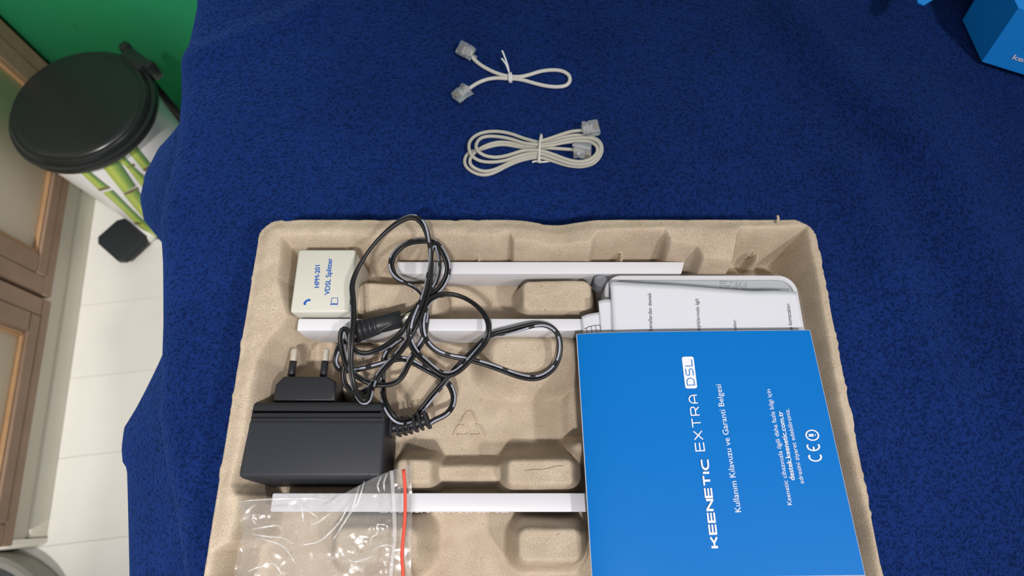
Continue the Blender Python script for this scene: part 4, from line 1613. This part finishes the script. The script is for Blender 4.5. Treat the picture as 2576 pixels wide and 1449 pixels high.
for cset in (ring, ring2,
             [q0 + Vector((0.0, 0.0035, 0.0022)), q0 + Vector((-0.001, 0.008, 0.0045)), q0 + Vector((-0.0035, 0.016, 0.0055)), q0 + Vector((-0.0052, 0.0205, 0.006))],
             [q0 + Vector((0.0002, 0.0035, 0.0022)), q0 + Vector((-0.002, 0.0080, 0.0050)), q0 + Vector((-0.0055, 0.0135, 0.0055))]):
    cc2 = catmull([tuple(x) for x in cset], 0.0006)
    T, Sd, N = frames(cc2)
    v_, f_ = tube_data(cc2, Sd, N, 0.00075, 0.0004, 8)
    b = len(V)
    V += [tuple(x) for x in v_]
    F += [tuple(b + i for i in x) for x in f_]
mesh('twist_tie', V, F, M['tie_white'], pc)

lc = thing('phone_cable', 'long beige phone cable coiled and tied in the middle, nearer the tray', 'cable', (0, 0, 0))
lc['_m'] = 'cord_beige'
paths = [
    # plug B strand, outermost loose left loop, back to the middle
    [(1330, 1102, 2), (1300, 1099, 2), (1200, 1092, 2), (1030, 1084, 1), (880, 1080), (740, 1058), (640, 1068), (540, 1098), (440, 1125), (402, 1180), (410, 1240), (470, 1290), (550, 1315), (640, 1300), (760, 1240), (880, 1192), (1030, 1166, 1), (1150, 1198, 0), (1280, 1236), (1400, 1244), (1500, 1212), (1556, 1140), (1562, 1065), (1520, 1012), (1430, 984), (1330, 978), (1200, 1003), (1100, 1030), (1030, 1043, 1.5)],
    [(1030, 1040, 2), (900, 1004, 1), (800, 968, 1), (700, 948, 1), (600, 948, 1), (510, 972, 1), (450, 1022, 2), (436, 1080, 3), (460, 1150, 3.5), (530, 1196, 3), (640, 1206, 2), (750, 1190, 2), (900, 1142, 2), (1030, 1132, 3), (1150, 1170, 2.5), (1280, 1215, 2.5), (1400, 1226, 2.5), (1490, 1198, 3), (1545, 1130, 3), (1552, 1070, 3), (1515, 1022, 3), (1420, 1000, 2.5), (1280, 1012, 2), (1130, 1046, 2.5), (1030, 1062, 3.5)],
    [(1030, 1060, 3.5), (900, 1044, 3), (800, 1012, 2.5), (700, 992, 2.5), (600, 987, 2.5), (530, 1007, 3.5), (497, 1060, 4.5), (510, 1110, 5), (570, 1150, 4.5), (660, 1165, 3.5), (760, 1150, 3), (900, 1108, 3), (1030, 1106, 4.5), (1150, 1140, 4), (1280, 1188, 4), (1390, 1202, 4), (1470, 1178, 4.5), (1520, 1130, 4.5), (1525, 1080, 4.5), (1480, 1040, 4), (1390, 1026, 3.5), (1250, 1040, 3), (1130, 1064, 3), (1030, 1078, 4)],
    [(1030, 1076, 2), (900, 1070, 1), (780, 1042, 1), (680, 1038, 1), (590, 1062, 1), (500, 1112, 2), (446, 1180, 3), (460, 1240, 3), (550, 1282, 2), (650, 1270, 1.5), (780, 1212, 1), (900, 1168, 1.2), (1030, 1152, 2)],
    [(1030, 1030, 4), (1100, 1012, 3), (1200, 978, 2), (1300, 947, 1.5), (1385, 938, 2), (1420, 936, 2.4)],
]
V, F = [], []
for pth in paths:
    c = cord_path(pth, 0.0016)
    T, Sd, N = frames(c)
    v_, f_ = tube_data(c, Sd, N, 0.0013, 0.00125, 12)
    b = len(V)
    V += [tuple(x) for x in v_]
    F += [tuple(b + i for i in x) for x in f_]
mesh('cord', V, F, M['cord_beige'], lc)
u, v = c3(1470, 920)
rj_plug(lc, on_bed(u, v, 0.0048), math.radians(8), tilt=math.radians(-3), roll=math.radians(4))
u, v = c3(1398, 1108)
rj_plug(lc, on_bed(u, v, 0.0048), math.radians(-4), tilt=math.radians(0), roll=math.radians(180))
q0 = on_bed(*c3(1043, 1090), 0.003)
pts = []
for k in range(29):
    a = 2 * PI * k / 28
    pts.append((q0.x + 0.0012 * math.cos(a + 0.6), q0.y + 0.0118 * math.cos(a), q0.z + 0.0040 * math.sin(a)))
cc2 = catmull(pts, 0.0008)
V, F = [], []
e0 = on_bed(*c3(1020, 1180), 0.0012)
for cset in (cc2, catmull([tuple(on_bed(*c3(a, b), 0.0014)) for a, b in ((1048, 1150), (1025, 1190), (990, 1200), (972, 1208))], 0.0008), catmull([tuple(on_bed(*c3(a, b), 0.001)) for a, b in ((1000, 1200), (1060, 1204), (1140, 1196))], 0.0008)):
    T, Sd, N = frames(cset)
    v_, f_ = tube_data(cset, Sd, N, 0.0008, 0.0006, 8)
    b = len(V)
    V += [tuple(x) for x in v_]
    F += [tuple(b + i for i in x) for x in f_]
mesh('twist_tie', V, F, M['cord_white'], lc)
del pc['_m'], lc['_m']

# ------------------------------------------------------------------ blue carton at the upper right
HB = 0.645
A0 = P(2470, 155, BED + 0.004)
fd = (P(2576, 188, BED + 0.004) - A0)
fd.z = 0
fd.normalize()
C0 = P(2562, 20, HB)
ld = (P(2440, 55, BED + 0.004) - A0)
ld.z = 0
ld = Vector((-fd.y, fd.x, 0))
cb = thing('carton', 'blue glossy carton lying at the upper right edge of the blanket', 'box', (0, 0, 0))


def plate3(name, pts, m, th=0.0012, parent=None):
    n = (Vector(pts[1]) - Vector(pts[0])).cross(Vector(pts[2]) - Vector(pts[0])).normalized()
    k = len(pts)
    V = [Vector(p) for p in pts] + [Vector(p) - n * th for p in pts]
    F = [tuple(range(k)), tuple(range(2 * k - 1, k - 1, -1))] + [(i, (i + 1) % k, (i + 1) % k + k, i + k) for i in range(k)]
    bm = bmesh.new()
    vs = [bm.verts.new(v) for v in V]
    for f in F:
        bm.faces.new([vs[i] for i in f])
    return from_bm(name, bm, m, parent, False)


LX = 0.25
A1 = Vector((A0.x - 0.0032, A0.y + 0.0420, BED + 0.003))
C1 = C0 + (A1 - A0) + Vector((-0.001, 0, 0.001))
rise = Vector((0.02, 0.12, 0.002))
front = plate3('front_panel', [A0, A0 + fd * LX, C0 + fd * LX, C0], M['box_blue'], 0.0012, cb)
plate3('open_side_flap', [A1, A0, C0, C1], M['box_blue'], 0.0010, cb)
plate3('top_panel', [C0, C0 + fd * LX, C0 + fd * LX + rise, C1 + rise, C1], M['box_blue'], 0.0012, cb)
b0_ = Vector((C1.x + rise.x, C1.y + rise.y, BED + 0.004))
b1_ = b0_ + fd * (LX + 0.04)
plate3('back_panel', [b1_, b0_, C1 + rise, C0 + fd * LX + rise], M['box_blue'], 0.0012, cb)
fz = BED + 0.03
plate3('corner_flap', [P(2306, -6, fz), P(2309, 6, fz), P(2324, 13, fz), P(2352, -4, fz), C1 + rise + Vector((0.012, 0, 0)), C1 + rise + Vector((-0.002, 0.004, -0.002))], M['box_blue'], 0.0010, cb)
# white lettering on the front panel
nrm = fd.cross(C0 - A0).normalized()
if nrm.z < 0:
    nrm = -nrm
upv = (C0 - A0)


def on_front(s, t):
    return A0 + fd * s + upv * t + nrm * 0.0004


V2, F = text_mesh_data('keenetic.com.tr', 0.02)
k = 0.0052
s0 = 0.0165
Vv = [on_front(s0 + v[0] * k * 1.6, 0.20 + v[1] * k / upv.length) for v in V2]
mesh('lettering', Vv, F, M['white_print'], front, False)
V2, F = ribbon_strip(glyphs('KEENETIC', 1.12, 0.34), 0.22)
k = 0.011
Vv = [on_front(0.0208 + v.x * k, 0.42 + v.y * k / upv.length) + nrm * v.z for v in V2]
mesh('lettering', Vv, F, M['white_print'], front, False)
